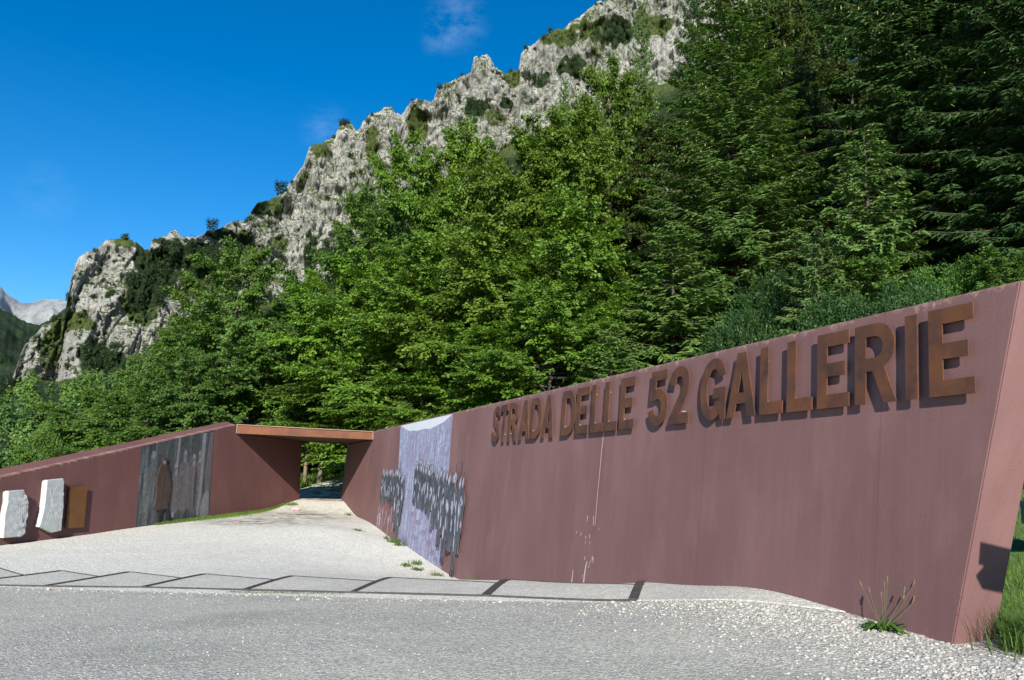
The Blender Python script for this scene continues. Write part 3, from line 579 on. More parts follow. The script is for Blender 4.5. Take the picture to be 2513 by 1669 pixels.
def slate_mat():
    m, t = newmat('slate_paint'); v = coord(t); oi = NN(t, 'ShaderNodeObjectInfo')
    n = noise(t, v, 1.0, 5.0, 0.65, 0.5, mul=(5.0, 5.0, 1.6))
    c = mixc(t, rng(t, n, 0.40, 0.60), (0.040, 0.044, 0.055), (0.080, 0.084, 0.102)); c = mixc(t, rng(t, noise(t, v, 1.0, 5.0, 0.7, 0.6, mul=(11, 11, 2.6)), 0.62, 0.67, 0, .7), c, (0.30, 0.285, 0.36))
    out(t, princ(t, c, 0.6, None, 0.3)); return m
M['slate'] = slate_mat(); M['fold'] = simple('lavender_paint', (0.33, 0.32, 0.40), 0.65, 0.3, 8.0); M['fold_c'] = simple('aqua_paint', (0.20, 0.34, 0.38), 0.65, 0.25, 8.0)
M['boot'] = simple('black_paint', (0.02, 0.02, 0.023), 0.6, 0.3, 8.0)
MR = empty('painted_mural', RW(18, -.4), 'tall purple and pale blue painted panel of marching men on the right wall', 'mural')
u0m, u1m = 20.9, 15.37
mb_l = float(np.interp(19.87, [16.68, 20.8], [-.507, -.241])) - .1
plate('painted_panel', [[(20.90, 3.17), (15.37, 3.17), (15.05, -1.0), (19.9, -.7)]], 0.0006, 0.003, M['mural_r'], MR, RW, True)
plate('painted_sky', [[(20.85, 3.165), (20.3, 3.06), (19.712, 2.951), (19.1, 2.93), (18.635, 2.905), (18.0, 2.93), (17.415, 2.891), (16.8, 2.94), (16.147, 3.0), (15.7, 3.09), (15.42, 3.165)]], 0.0008, 0.0045, M['mural_sky'], MR, RW, True)
for u_, z_ in ((18.3, .55), (17.6, .35), (17.0, .12), (16.3, -.1), (15.9, -.3), (17.9, -.05), (15.6, -.45)):
    plate('painted_shadow', [[(u_ + .32 * cos(a_ * .7854) * random.uniform(.7, 1.2), z_ + .08 * sin(a_ * .7854)) for a_ in range(8)]], 0.0008, 0.004, M['mural_road'], MR, RW, True)
SIL = [(-.10, 0), (-.02, .0), (-.015, .10), (.0, .27), (.04, .28), (.06, .10), (.055, .01), (.14, .0), (.15, .26), (.22, .33), (.26, .52), (.27, .66), (.23, .76), (.12, .81), (.085, .835), (.095, .885), (.125, .91), (.075, .925), (.065, .975), (.02, 1.0), (-.05, .985), (-.075, .93), (-.115, .91), (-.075, .885), (-.07, .83), (-.19, .785), (-.26, .69), (-.25, .52), (-.19, .34), (-.12, .28), (-.115, .12)]
def soldier(parent, u, zf, h, off, rifle=0.0, cut=0.0, wd=0.85, folds=4, shade='fold'):
    w = h * wd * random.uniform(.85, 1.1); fl = random.choice((-1, 1))
    pts = [(u - fl * x * w * .72 + random.gauss(0, .008) * h, zf + h * max(y + random.gauss(0, .008), cut)) for x, y in SIL]
    o = plate('soldier_figure', [pts], off - .012, off, M['slate'], parent, RW)
    for k in range(folds):
        x = random.uniform(-.17, .17) * w * .72; y0 = random.uniform(.36, .78); y1 = y0 - random.uniform(.05, .17); wv = w * random.uniform(.022, .055)
        r = [(u + x, zf + h * y0), (u + x - wv, zf + h * (y0 - .03)), (u + x - wv * .6 - .02 * h, zf + h * y1), (u + x + wv * .3 - .02 * h, zf + h * (y1 - .03)), (u + x + wv * .5, zf + h * (y0 - .08))]
        plate('painted_fold', [r], off, off + .0025, M[shade if random.random() < .93 else 'fold_c'], o, RW)
    hd = [(u + .05 * w, zf + .92 * h), (u - .04 * w, zf + .985 * h), (u - .055 * w, zf + .90 * h), (u, zf + .855 * h)]
    plate('painted_fold', [hd], off, off + .0025, M['fold'], o, RW)
    if cut < .05:
        for x in (-.06, .095): plate('boot', [[(u - fl * (x - .05) * w * .72, zf - .01 * h), (u - fl * (x + .05) * w * .72, zf - .01 * h), (u - fl * (x + .03) * w * .72, zf + .06 * h), (u - fl * (x - .03) * w * .72, zf + .06 * h)]], off, off + .002, M['boot'], o, RW)
    if rifle:
        plate('rifle', [[(u - .006 * h, zf + .8 * h), (u + .006 * h, zf + .8 * h), (u + .004 * h, zf + h + rifle), (u - .004 * h, zf + h + rifle)]], off - .008, off + .001, M['slate'], o, RW)
    return o
G1 = empty('soldier_relief', RW(16, -.5), 'wide cut-out group of slate coloured marching soldiers over the right edge of the purple mural', 'relief')
lst = []
for i in range(15):
    q = i / 14; lst.append((18.35 - 1.9 * q + random.uniform(-.08, .08), .92 - .25 * q + random.uniform(-.08, .08), 1.16 + .10 * q, random.uniform(.0, .25)))
for i in range(12):
    q = i / 11; lst.append((18.25 - 1.7 * q + random.uniform(-.1, .1), .66 - .2 * q, 1.3, .12))
for i, (u, zf, h, ct) in enumerate(lst): soldier(G1, u, zf, h, .014 + .0012 * i, cut=ct, folds=2, wd=.62)
for i in range(9):
    q = i / 8; soldier(G1, 16.5 - 2.2 * q + random.uniform(-.08, .08), .25 - .62 * q + random.uniform(0, .12), 1.52 + .42 * q, .05 + .003 * i, cut=.0 if i % 3 == 1 else .13, folds=4, wd=.66)
for u, zf, h, rf, ct in ((15.35, -.1, 1.85, 0, .0), (14.85, -.42, 2.1, 0, .0), (14.42, -.35, 2.08, .28, .10), (13.98, -.66, 2.28, .42, .0), (13.78, -.30, 1.9, .22, .08)):
    soldier(G1, u, zf, h, .082 + .006 * random.random(), rf, ct, .66, 5)
G2 = empty('soldier_relief', RW(20.5, -.2), 'narrower cut-out group of slate coloured soldiers left of the purple mural with paint drips', 'relief')
for i in range(22):
    q = i / 21; soldier(G2, 22.65 - 2.6 * q + random.uniform(-.08, .08), .62 - .14 * q + random.uniform(-.07, .07), 1.18 + .12 * q, .014 + .0018 * i, .3 if i in (15, 20) else 0, cut=.10 + .16 * random.random(), folds=2, wd=.55)
for u, zf, h, ct in ((20.3, .12, 1.72, .1), (20.0, -.02, 1.75, .0), (19.68, -.33, 1.98, .0), (19.5, .1, 1.6, .08)): soldier(G2, u, zf, h, .066 + random.random() * .006, 0, ct, .58, 4)
for i in range(18):
    u = random.uniform(20.4, 22.7); z = random.uniform(.25, .72); streak([(u, z), (u, z - random.uniform(.15, .7))], .03, .012, MR, M['fold'], .003, RW, 'paint_drip')

# ------------------------------------------------------------------ left mural and coated figure
M['mural_l'] = mural_mat('grey_mural_paint', (0.030, 0.034, 0.036), (0.058, 0.064, 0.067), (0.115, 0.14, 0.15), (0.028, 0.031, 0.033), 0.35)
M['ghost'] = mural_mat('pink_grey_mural_paint', (0.080, 0.070, 0.072), (0.115, 0.10, 0.104), (0.075, 0.078, 0.08), (0.145, 0.13, 0.138), 0.5)
M['ghost_l'] = mural_mat('light_grey_mural_paint', (0.13, 0.135, 0.145), (0.185, 0.185, 0.20), (0.10, 0.11, 0.115), (0.24, 0.23, 0.24), 0.5)
M['ghost_d'] = mural_mat('dull_grey_mural_paint', (0.075, 0.078, 0.075), (0.115, 0.115, 0.11), (0.14, 0.15, 0.15), (0.06, 0.06, 0.06), 0.5)
ML = empty('painted_mural', LWf(-3.2, 0), 'dark grey streaked panel with ghostly painted men on the left wall', 'mural')
plate('painted_panel', [[(-5.07, 2.285), (-1.40, 2.99), (-1.44, -.3), (-5.09, -.3)]], 0.0006, 0.003, M['mural_l'], ML, LWf, True)
def gh(r, mat, off=.0042, nm='painted_man'): plate(nm, [r], 0.0008, off, M[mat], ML, LWf, True)
gh([(-4.95, .35), (-4.86, 1.2), (-4.78, 1.62), (-4.55, 1.8), (-4.42, 1.86), (-4.36, 1.2), (-4.40, .75), (-4.55, .4), (-4.62, .02), (-4.78, .02), (-4.75, .4)], 'ghost_d')
gh([(-4.62, 1.98), (-4.56, 2.16), (-4.42, 2.16), (-4.38, 2.0), (-4.45, 1.88), (-4.42, 1.4), (-4.46, .75), (-4.53, .72), (-4.52, 1.4), (-4.56, 1.8)], 'ghost', .005)
gh([(-4.60, 2.0), (-4.55, 2.17), (-4.45, 2.18), (-4.40, 2.04), (-4.50, 1.92)], 'ghost_l', .0056)
for u, zt, w in ((-3.35, 1.86, .25), (-2.93, 2.26, .27), (-2.45, 2.16, .24), (-2.12, 2.28, .24)):
    gh([(u - w, .45), (u - w * 1.05, zt - .75), (u - w * .85, zt - .42), (u - .09, zt - .32), (u - .1, zt - .1), (u - .05, zt), (u + .06, zt), (u + .1, zt - .12), (u + .08, zt - .32), (u + w * .85, zt - .42), (u + w, zt - .8), (u + w * .9, .5), (u + .1, .3)], 'ghost', .0042 + .0004 * w)
    gh([(u - .08, zt - .14), (u - .04, zt + .01), (u + .07, zt - .01), (u + .09, zt - .14)], 'ghost_l', .0052); gh([(u - .07, zt - .36), (u, zt - .2), (u + .07, zt - .22), (u + .05, zt - .4)], 'ghost_l', .0052)
gh([(-2.02, 2.84), (-1.84, 2.88), (-1.92, 1.4), (-2.02, .2), (-2.18, .2), (-2.06, 1.5)], 'ghost_l', .005, 'painted_streak')
gh([(-1.62, 2.9), (-1.42, 2.94), (-1.46, 1.3), (-1.5, .5), (-1.72, .3), (-1.78, 1.6)], 'ghost', .0046, 'painted_streak')
gh([(-1.95, .15), (-1.96, .5), (-1.8, .85), (-1.62, 1.05), (-1.5, .9), (-1.46, .12)], 'ghost_l', .0054, 'painted_streak')
gh([(-3.32, 2.62), (-3.2, 2.64), (-3.28, 1.5), (-3.34, .2), (-3.48, .2), (-3.4, 1.5)], 'ghost_l', .0035, 'painted_streak')
M['coat'] = rust_mat('rusty_coat', (0.036, 0.026, 0.022), (0.058, 0.043, 0.035), (0.047, 0.042, 0.036), 3.2)
sg = empty('soldier_statue', LWf(-3.95, .07), 'rusty cut-out man in a long coat standing before the dark mural', 'statue')
coat = [(-4.16, 1.80), (-4.253, 1.744), (-4.33, 1.6), (-4.389, 1.473), (-4.441, 1.205), (-4.36, 1.0), (-4.40, .78), (-4.448, .533), (-4.306, .41), (-4.146, .455), (-4.011, .46), (-3.842, .456), (-3.69, .472), (-3.64, .8), (-3.617, 1.12), (-3.60, 1.25), (-3.66, 1.45), (-3.703, 1.545), (-3.80, 1.72), (-3.92, 1.80)]
coat = [(-3.98 + (u + 3.98) * .84, z) for u, z in coat]
plate('coat', [coat], .035, .060, M['coat'], sg, LWf)
plate('head', [[(-4.09, 1.77), (-4.11, 1.84), (-4.12, 1.91), (-4.10, 1.97), (-4.0, 2.0), (-3.93, 1.97), (-3.90, 1.9), (-3.92, 1.83), (-3.94, 1.77)]], .036, .056, M['coat'], sg, LWf)
plate('cap', [[(-4.13, 1.92), (-4.12, 1.98), (-4.06, 2.03), (-3.98, 2.03), (-3.92, 1.98), (-3.89, 1.92), (-4.0, 1.945)]], .056, .066, M['rust_d'], sg, LWf)
plate('face', [[(-4.07, 1.82), (-4.075, 1.90), (-4.0, 1.92), (-3.97, 1.86), (-4.0, 1.80)]], .056, .059, M['ghost_l'], sg, LWf, True)
plate('scarf', [[(-4.11, 1.75), (-4.06, 1.81), (-3.95, 1.80), (-3.90, 1.74), (-4.0, 1.68)]], .060, .065, M['rust_d'], sg, LWf)
plate('leg', [[(-4.15, .5), (-4.16, .16), (-4.20, .06), (-4.05, .07), (-4.03, .3), (-3.99, .5)]], .038, .054, M['boot'], sg, LWf)
plate('leg', [[(-3.84, .5), (-3.70, .5), (-3.62, .28), (-3.545, .20), (-3.51, .06), (-3.62, .07), (-3.72, .22)]], .038, .054, M['boot'], sg, LWf)
for x in (-4.3, -4.1, -3.85): plate('coat_fold', [[(x, 1.5), (x + .025, 1.45), (x + .0, .62), (x - .03, .66)]], .060, .0625, M['rust_d'], sg, LWf)

# ------------------------------------------------------------------ hung stones and plate
def stone_mat():
    m, t = newmat('white_stone'); v = coord(t); n = noise(t, v, 9.0, 6.0, 0.7)
    c = mixc(t, rng(t, n, 0.35, 0.65), (0.33, 0.345, 0.345), (0.45, 0.46, 0.455)); out(t, princ(t, c, 0.85, bump(t, noise(t, v, 45.0, 5.0, 0.7), 0.35, 0.01), 0.25)); return m
M['stone'] = stone_mat(); M['groove'] = simple('engraving', (0.70, 0.71, 0.71), 0.85, 0.1, 20.0); M['rough'] = M['stone']
B1 = [(-9.891, 1.029), (-9.868, .793), (-9.915, .504), (-9.908, .282), (-9.897, -.01), (-9.579, -.01), (-9.392, .0), (-9.271, .082), (-9.27, .311), (-9.239, .482), (-9.268, .77), (-9.346, .922), (-9.437, 1.049)]
B2 = [(-8.735, 1.284), (-8.738, .879), (-8.755, .571), (-8.790, .408), (-8.852, .188), (-8.43, .032), (-8.14, .064), (-8.148, .264), (-8.134, .627), (-8.185, 1.0), (-8.191, 1.263), (-8.235, 1.324)]
def hung_stone(name, front, label, rough_u, depth=.17, script=()):
    bm = bmesh.new(); n = len(front); cu = sum(p[0] for p in front) / n; cz = sum(p[1] for p in front) / n
    rings = []
    for off, g in ((depth, 1.0), (depth * .92, 1.025), (depth * .45, 1.02), (0.004, 0.97)): rings.append([bm.verts.new(LWf(cu + (u - cu) * g, cz + (z - cz) * g, off)) for u, z in front])
    tri = tessellate_polygon([[Vector((p[0], p[1], 0)) for p in front]])
    for t3 in tri: bm.faces.new([rings[0][i] for i in t3])
    for a, b in zip(rings[:-1], rings[1:]):
        for i in range(n): bm.faces.new((a[i], a[(i + 1) % n], b[(i + 1) % n], b[i]))
    bm.faces.new(rings[-1][::-1]); bmesh.ops.recalc_face_normals(bm, faces=bm.faces[:])
    bmesh.ops.triangulate(bm, faces=bm.faces[:]); 
    for _ in range(3): bmesh.ops.subdivide_edges(bm, edges=[e for e in bm.edges if e.calc_length() > .055], cuts=1, use_grid_fill=True)
    bmesh.ops.triangulate(bm, faces=bm.faces[:])
    co = np.array([v.co[:] for v in bm.verts]); nz = fbm(co[:, 0] * 9, co[:, 1] * 9, co[:, 2] * 9, 4, 31); n2 = fbm(co[:, 0] * 4, co[:, 1] * 4, co[:, 2] * 5, 3, 77)
    uu = (co[:, 0] - P0[0]) * WL[0] + (co[:, 1] - P0[1]) * WL[1]
    k = .004 + .026 * np.clip((uu - rough_u) / .12, 0, 1)
    for v, a, b, kk in zip(bm.verts, nz, n2, k): v.co += v.normal * float(a * kk + b * kk * .8)
    me = bm_mesh(name, bm); o = link(name, me, M['stone']); tag(o, label, 'stone', 'inscribed stones hung on the left wall')
    for pts, wv in script:
        P_ = spline(pts, 6); a, b = sides(P_, wv)
        V = [LWf(u + .09, z, depth + .004) for u, z in a] + [LWf(u + .09, z, depth + .004) for u, z in b]; k_ = len(a)
        r = bpy.data.meshes.new('engraved_stroke'); r.from_pydata(V, [], [(i, i + 1, k_ + i + 1, k_ + i) for i in range(k_ - 1)]); link('engraved_stroke', r, M['groove'], o)
    return o
sc2 = [([(-8.74, 1.10), (-8.66, .86), (-8.62, .62), (-8.60, .95), (-8.52, 1.12), (-8.46, 1.16)], .018)]
x = -8.56
for i in range(5): sc2.append(([(x, .90), (x + .025, .99), (x + .05, .90), (x + .075, .97), (x + .085, .93)], .012)); x += .055
x = -8.60
for i in range(3): sc2.append(([(x, .64), (x + .02, .72), (x + .045, .63), (x + .06, .70)], .012)); x += .06
sc2.append(([(-8.36, .72), (-8.31, .66), (-8.36, .60), (-8.31, .56), (-8.38, .52)], .014)); sc2.append(([(-8.38, .80), (-8.33, .82), (-8.36, .76)], .012))
sc2.append(([(-8.62, .52), (-8.68, .58), (-8.72, .40), (-8.76, .24), (-8.80, .22)], .014)); sc2.append(([(-8.76, .40), (-8.64, .45), (-8.56, .46)], .011))
x = -8.66
for i in range(8): sc2.append(([(x, .36), (x + .025, .43 + .10 * (i in (3, 4))), (x + .04, .35), (x + .06, .40)], .012)); x += .052
hung_stone('inscribed_stone', B2, 'tall white stone with handwriting-like engraving hung on the left wall beside the rust plate', -7.5, .17, sc2)
sc1 = []
random.seed(3)
for (u, z, s) in ((-9.86, .80, .2), (-9.7, .82, .16), (-9.62, .83, .12), (-9.9, .62, .2), (-9.75, .58, .24), (-9.68, .42, .26), (-9.9, .36, .22), (-9.75, .2, .2), (-9.86, .1, .16), (-9.6, .56, .2), (-9.62, .3, .2)):
    sc1.append(([(u, z), (u + s * .2, z + s * .5), (u + s * .32, z - s * .2), (u + s * .5, z + s * .35), (u + s * .62, z - s * .3)], .012))
hung_stone('inscribed_stone', B1, 'shorter white stone with a broken rough right edge, leftmost on the left wall', -9.52, .17, sc1)
rp = empty('rust_plate', LWf(-7.55, .1), 'plain rust brown steel plaque on the left wall right of the tall stone', 'plaque')
M['plaque'] = rust_mat('rust_plaque', (0.105, 0.045, 0.016), (0.148, 0.063, 0.020), (0.085, 0.038, 0.018), 1.4)
plate('face_plate', [[(-7.885, 1.12), (-7.232, 1.145), (-7.245, .088), (-7.885, .088)]], .062, .080, M['plaque'], rp, LWf)
for u, z in ((-7.75, .95), (-7.36, .95), (-7.75, .25), (-7.36, .25)):
    v, f = tube([LWf(u, z, -.01), LWf(u, z, .07)], [.015, .015], 7); link('spacer', mesh_np('spacer', v, f), M['pin'], rp)

# ------------------------------------------------------------------ rust steel canopy over the portal
FL, FR = np.array(LWf(-.03, 3.0)), np.array(RW(24.86, 2.9)); BLk, BRk = np.array(LWf(4.95, 2.955)), np.array(RW(30.0, 2.89))
cn_ = empty('canopy', (-7.2, 29.1, 2.9), 'rust coloured steel canopy spanning the portal between the two walls', 'canopy')
def slab_bm(fl, fr, bl, br, zt):
    bm = bmesh.new(); lo_ = [bm.verts.new(p) for p in (fl, fr, br, bl)]; hi_ = [bm.verts.new((p[0], p[1], p[2] + z)) for p, z in zip((fl, fr, br, bl), zt)]
    bm.faces.new(lo_[::-1]); bm.faces.new(hi_)
    for i in range(4): bm.faces.new((lo_[i], lo_[(i + 1) % 4], hi_[(i + 1) % 4], hi_[i]))
    return bm
ax = (FR - FL); ax[2] = 0; ax /= np.linalg.norm(ax); bk = np.array([-ax[1], ax[0], 0.0])
lz, rz_ = 2.986, 2.902
fl0 = np.array([*FL[:2], lz]); fr0 = np.array([*FR[:2], rz_])
ov = 0.45
link('soffit', bm_mesh('soffit', slab_bm(fl0 + bk * .06 - ax * ov + [0, 0, .015], fr0 + bk * .06 + ax * ov + [0, 0, .015], BLk - ax * ov + bk * .1 + [0, 0, .015], BRk + ax * ov + bk * .1 + [0, 0, .015], (.02,) * 4)), M['rust_d'], cn_)
link('fascia_beam', bm_mesh('fascia_beam', slab_bm(fl0, fr0, fl0 + bk * .05, fr0 + bk * .05, (.285, .262, .262, .285))), M['rust_b'], cn_)
link('top_flange', bm_mesh('top_flange', slab_bm(fl0 - bk * .05 + [0, 0, .285], fr0 - bk * .05 + [0, 0, .262], fl0 + bk * .12 + [0, 0, .285], fr0 + bk * .12 + [0, 0, .262], (.022,) * 4)), M['flange'], cn_)
link('bottom_flange', bm_mesh('bottom_flange', slab_bm(fl0 - bk * .03 + [0, 0, -.014], fr0 - bk * .03 + [0, 0, -.014], fl0 + bk * .05 + [0, 0, -.014], fr0 + bk * .05 + [0, 0, -.014], (.013,) * 4)), M['rust_b'], cn_)
link('roof_sheet', bm_mesh('roof_sheet', slab_bm(fl0 + bk * .06 - ax * ov + [0, 0, .19], fr0 + bk * .06 + ax * ov + [0, 0, .19], BLk - ax * ov + bk * .1 + [0, 0, .19], BRk + ax * ov + bk * .1 + [0, 0, .19], (.03,) * 4)), M['rust_b'], cn_)
link('back_beam', bm_mesh('back_beam', slab_bm(BLk + bk * .10, BRk + bk * .10, BLk + bk * .15, BRk + bk * .15, (.23,) * 4)), M['rust_d'], cn_)
for p_, s_ in ((fl0, 1), (fr0, -1)):
    link('end_plate', bm_mesh('end_plate', slab_bm(p_ - bk * .04 + ax * .004 * s_, p_ - bk * .04 + ax * .03 * s_, p_ - bk * .002 + ax * .004 * s_, p_ - bk * .002 + ax * .03 * s_, (.284 if s_ > 0 else .26,) * 4)), M['flange'], cn_)

# ------------------------------------------------------------------ saw-toothed steel edged strip of slabs
BLc = [(1.96, 11.86), (.07, 13.01), (-1.85, 13.63), (-3.57, 14.16), (-5.19, 14.6), (-6.68, 15.0), (-8.05, 15.3), (-9.45, 15.62), (-10.9, 15.95)]
FLc = [(1.53, 9.83), (-.21, 10.83), (-2.05, 11.5), (-3.67, 12.03), (-5.35, 12.55), (-6.95, 12.85), (-8.5, 13.15), (-10.1, 13.5), (-11.7, 13.85)]
ORD = ['slab against the right wall, nearest and widest', 'second slab from the right wall', 'third slab from the right wall', 'fourth slab from the right wall', 'fifth slab from the right wall', 'sixth slab from the right wall', 'seventh slab from the right wall', 'leftmost slab, cut by the edge of the view', 'slab beyond the left edge of the view']
def on_ground(pts, dz): return [Vector((x, y, float(GZ(x, y)) + dz)) for x, y in pts]
def bar(name, p, q, wdt, hgt, parent, mat, side=1):
    p = np.array(p); q = np.array(q); d = (q - p) / np.linalg.norm(q - p); nn = np.array([-d[1], d[0]]) * side; K = max(2, int(np.linalg.norm(q - p) / .3)); V = []; Fq = []
    for i in range(K + 1):
        c = p + (q - p) * i / K
        for off, dz in ((0, -.06), (0, hgt), (wdt, hgt), (wdt, -.06)):
            x, y = c + nn * off; V.append((x, y, float(GZ(*c)) + dz))
    for i in range(K):
        for k in range(4): Fq.append((i * 4 + k, i * 4 + (k + 1) % 4, i * 4 + 4 + (k + 1) % 4, i * 4 + 4 + k))
    Fq += [(3, 2, 1, 0), (K * 4, K * 4 + 1, K * 4 + 2, K * 4 + 3)]
    me = bpy.data.meshes.new(name); me.from_pydata(V, [], Fq); bm = bmesh.new(); bm.from_mesh(me); bmesh.ops.recalc_face_normals(bm, faces=bm.faces[:]); bm.to_mesh(me); bm.free()
    return link(name, me, mat, parent)
wu = lambda u: RW(u, float(np.interp(u, [r[0] for r in RB], [r[1] for r in RB])), 0.0)[:2]
for i in range(9):
    bl = np.array(BLc[i]); fl = np.array(FLc[i])
    if i == 0: quad = [tuple(fl), tuple(bl)] + [wu(u) for u in (5.2, 4.2, 3.2, 2.4, 1.9)] + [(2.72, 8.55), (2.1, 9.1)]
    else:
        fr = np.array(FLc[i - 1]); br_ = fr + (np.array(BLc[i - 1]) - fr) * .60; quad = [tuple(fl), tuple(bl), tuple(br_), tuple(fr)]
    e_ = empty('paving_slab', (float(np.mean([q[0] for q in quad])), float(np.mean([q[1] for q in quad])), float(GZ(np.mean([q[0] for q in quad]), np.mean([q[1] for q in quad])))), 'flat gravelly concrete ' + ORD[i] + ' in the saw-toothed strip', 'paving slab', 'steel edged slabs in the strip across the forecourt')
    # concrete surface, finely divided so that it follows the ground
    bm = bmesh.new(); vs = [bm.verts.new((x, y, 0)) for x, y in quad]; bm.faces.new(vs); bmesh.ops.triangulate(bm, faces=bm.faces[:])
    for _ in range(3): bmesh.ops.subdivide_edges(bm, edges=bm.edges[:], cuts=1, use_grid_fill=True)
    for v in bm.verts: v.co.z = float(GZ(v.co.x, v.co.y)) + .012
    ex = bmesh.ops.extrude_edge_only(bm, edges=[e for e in bm.edges if e.is_boundary])
    skirt = [v for v in ex['geom'] if isinstance(v, bmesh.types.BMVert)]
    for v in skirt: v.co.z -= .08
    bmesh.ops.recalc_face_normals(bm, faces=bm.faces[:])
    if sum(f.normal.z * f.calc_area() for f in bm.faces) < 0: bmesh.ops.reverse_faces(bm, faces=bm.faces[:])
    link('concrete_surface', bm_mesh('concrete_surface', bm), M['slab'], e_)
    bar('steel_side_edge', fl, bl, .11 if i < 2 else .075, .024, e_, M['edge_steel'], 1)
    if i > 0:
        bar('steel_back_edge', bl, br_, .026, .022, e_, M['edge_steel'], 1); bar('steel_front_edge', fl, fr, .030, .022, e_, M['edge_steel'], -1)
    else: bar('steel_back_edge', bl, wu(4.0), .04, .026, e_, M['edge_steel'], 1)
print('built structure')
# ------------------------------------------------------------------ mountain
def prof(tab, a):
    t_ = np.array(tab); return np.interp(a, t_[:, 0], t_[:, 1])
AZ = np.arange(-33.5, 19.0, 0.062); er = prof(RIDGE, AZ); ef = np.minimum(prof(FOOT, AZ), er - 1.2)
er = er + 0.10 * vnoise(AZ * 3.1, 0 * AZ, 0 * AZ, 2) + 0.06 * vnoise(AZ * 8.0, 0 * AZ, 0 * AZ, 3)
Dr = np.interp(AZ, [-33, -22, -16, -8, 2, 19], [400, 400, 470, 470, 520, 560])
Df = Dr * (1 - .45 * np.tan(np.radians(er))) / (1 - .45 * np.tan(np.radians(ef)))
zr = Dr * np.tan(np.radians(er)) + EYE; zf = Df * np.tan(np.radians(ef)) + EYE
rows = []
for k in range(8): rows.append((Dr + (8 - k) * 9.0, zr - (8 - k) * 7.0))                 # far side of the ridge
NC = 150
for k in range(NC):
    q = k / NC; rows.append((Dr + (Df - Dr) * (q ** 1.12), zr + (zf - zr) * q))
NS = 70
for k in range(NS + 1):
    q = k / NS; rows.append((Df + (105 - Df) * q, zf + (-4.0 - zf) * (q ** 0.93)))
D = np.array([r[0] for r in rows]).T; Zm = np.array([r[1] for r in rows]).T; A_ = np.radians(AZ)[:, None] * np.ones_like(D)
Xm, Ym = D * np.sin(A_), D * np.cos(A_)
qq = np.array([0.0] * 8 + [k / NC for k in range(NC)] + [1.0] * (NS + 1))[None, :] * np.ones_like(D)
amp = np.clip(qq / .10, 0.12, 1.0); amp = np.where(np.arange(D.shape[1])[None, :] >= 8 + NC, .45, amp)
wx = Xm + 8 * vnoise(Xm / 30, Ym / 30, Zm / 30, 61); wz = Zm + 8 * vnoise(Xm / 30, Ym / 30, Zm / 30, 62)
rid = lambda n: 1 - np.abs(n)
lat0 = A_ * D
d1 = 9 * (rid(vnoise(wx / 46, Ym / 60, wz / 120, 11)) - .5) + 9 * (rid(vnoise(wx / 17, Ym / 26, wz / 52, 12)) - .5)
d2 = 5.0 * (rid(vnoise(wx / 7.5, Ym / 12, wz / 19, 13)) - .5) + 4.2 * fbm(lat0 / 4.5, Ym / 8, Zm / 7.5, 5, 14, .68)
lat = A_ * D + 2.5 * vnoise(Xm / 9, Ym / 9, Zm / 9, 63); zz = Zm + 2.5 * vnoise(Xm / 9, Ym / 9, Zm / 9, 64)
def block(w, h, s):
    row = np.floor(zz / h); cx = np.floor((lat + _h(row, 0 * row, 0 * row, s) * w) / w); return _h(cx, row, 0 * row, s + 1) * 2 - 1
d2 = d2 + 2.2 * block(7, 14, 71) + 1.9 * block(3.4, 6.5, 73) + 1.2 * block(1.7, 3.0, 75) - 3.0 * np.clip(1 - np.abs(vnoise(wx / 11, Ym / 18, wz / 60, 17)) * 9, 0, 1)
led = 2.2 * np.clip(vnoise(wx / 60, Ym / 60, (Zm + .15 * Xm) / 6.5, 15) * 3, -1, 1) + 1.0 * np.clip(vnoise(wx / 30, Ym / 30, (Zm - .1 * Xm) / 2.6, 16) * 3, -1, 1)
disp = amp * (d1 + d2 + led)
Xm = Xm - np.sin(A_) * disp; Ym = Ym - np.cos(A_) * disp; Zm = Zm + .10 * disp * (qq > 0.02)
Vg = np.stack([Xm, Ym, Zm], -1); e1 = np.gradient(Vg, axis=0); e2 = np.gradient(Vg, axis=1); nrm = np.cross(e2, e1); nrm /= np.linalg.norm(nrm, axis=-1, keepdims=True) + 1e-9
if nrm[..., 2].mean() < 0: nrm = -nrm
ELm = np.degrees(np.arctan2(Zm - EYE, np.hypot(Xm, Ym))); AZm = np.degrees(A_)
def blobs(tab):
    r = np.zeros_like(ELm)
    for a, e, ra, re, v in tab:
        dd = np.sqrt(((AZm - a) / ra) ** 2 + ((ELm - e) / re) ** 2 + 1e-9) + .35 * vnoise(AZm * 2.2, ELm * 2.2, 0 * AZm, 41); r = np.maximum(r, v * np.clip((1.25 - dd) / .5, 0, 1))
    return r
low = np.arange(D.shape[1])[None, :] >= 8 + NC
gras = np.clip((nrm[..., 2] - .42) / .35, 0, 1) * .60 + .34 * fbm(Xm / 20, Ym / 20, Zm / 26, 4, 42) + .17
gras = np.clip(np.maximum(gras, blobs(GRASS) * .72), 0, 1); gras = np.where(low, np.maximum(gras, .8), gras)
wood = np.clip(blobs(WOOD) * .9, 0, 1); wood = np.where(low & (AZm > -60), np.clip((np.arange(D.shape[1])[None, :] - 8 - NC) / 8.0, 0, 1) * .9, wood)
ni, nj = D.shape; idx = np.arange(ni * nj).reshape(ni, nj); Fc = np.stack([idx[:-1, :-1], idx[:-1, 1:], idx[1:, 1:], idx[1:, :-1]], -1).reshape(-1, 4)
me = mesh_np('mountain', Vg.reshape(-1, 3), Fc, False); attr(me, 'grass', gras); attr(me, 'wood', wood)
tag(link('mountain', me, M['rock']), 'pale limestone mountain ridge with crags and grassy ledges', None, None, 'structure')
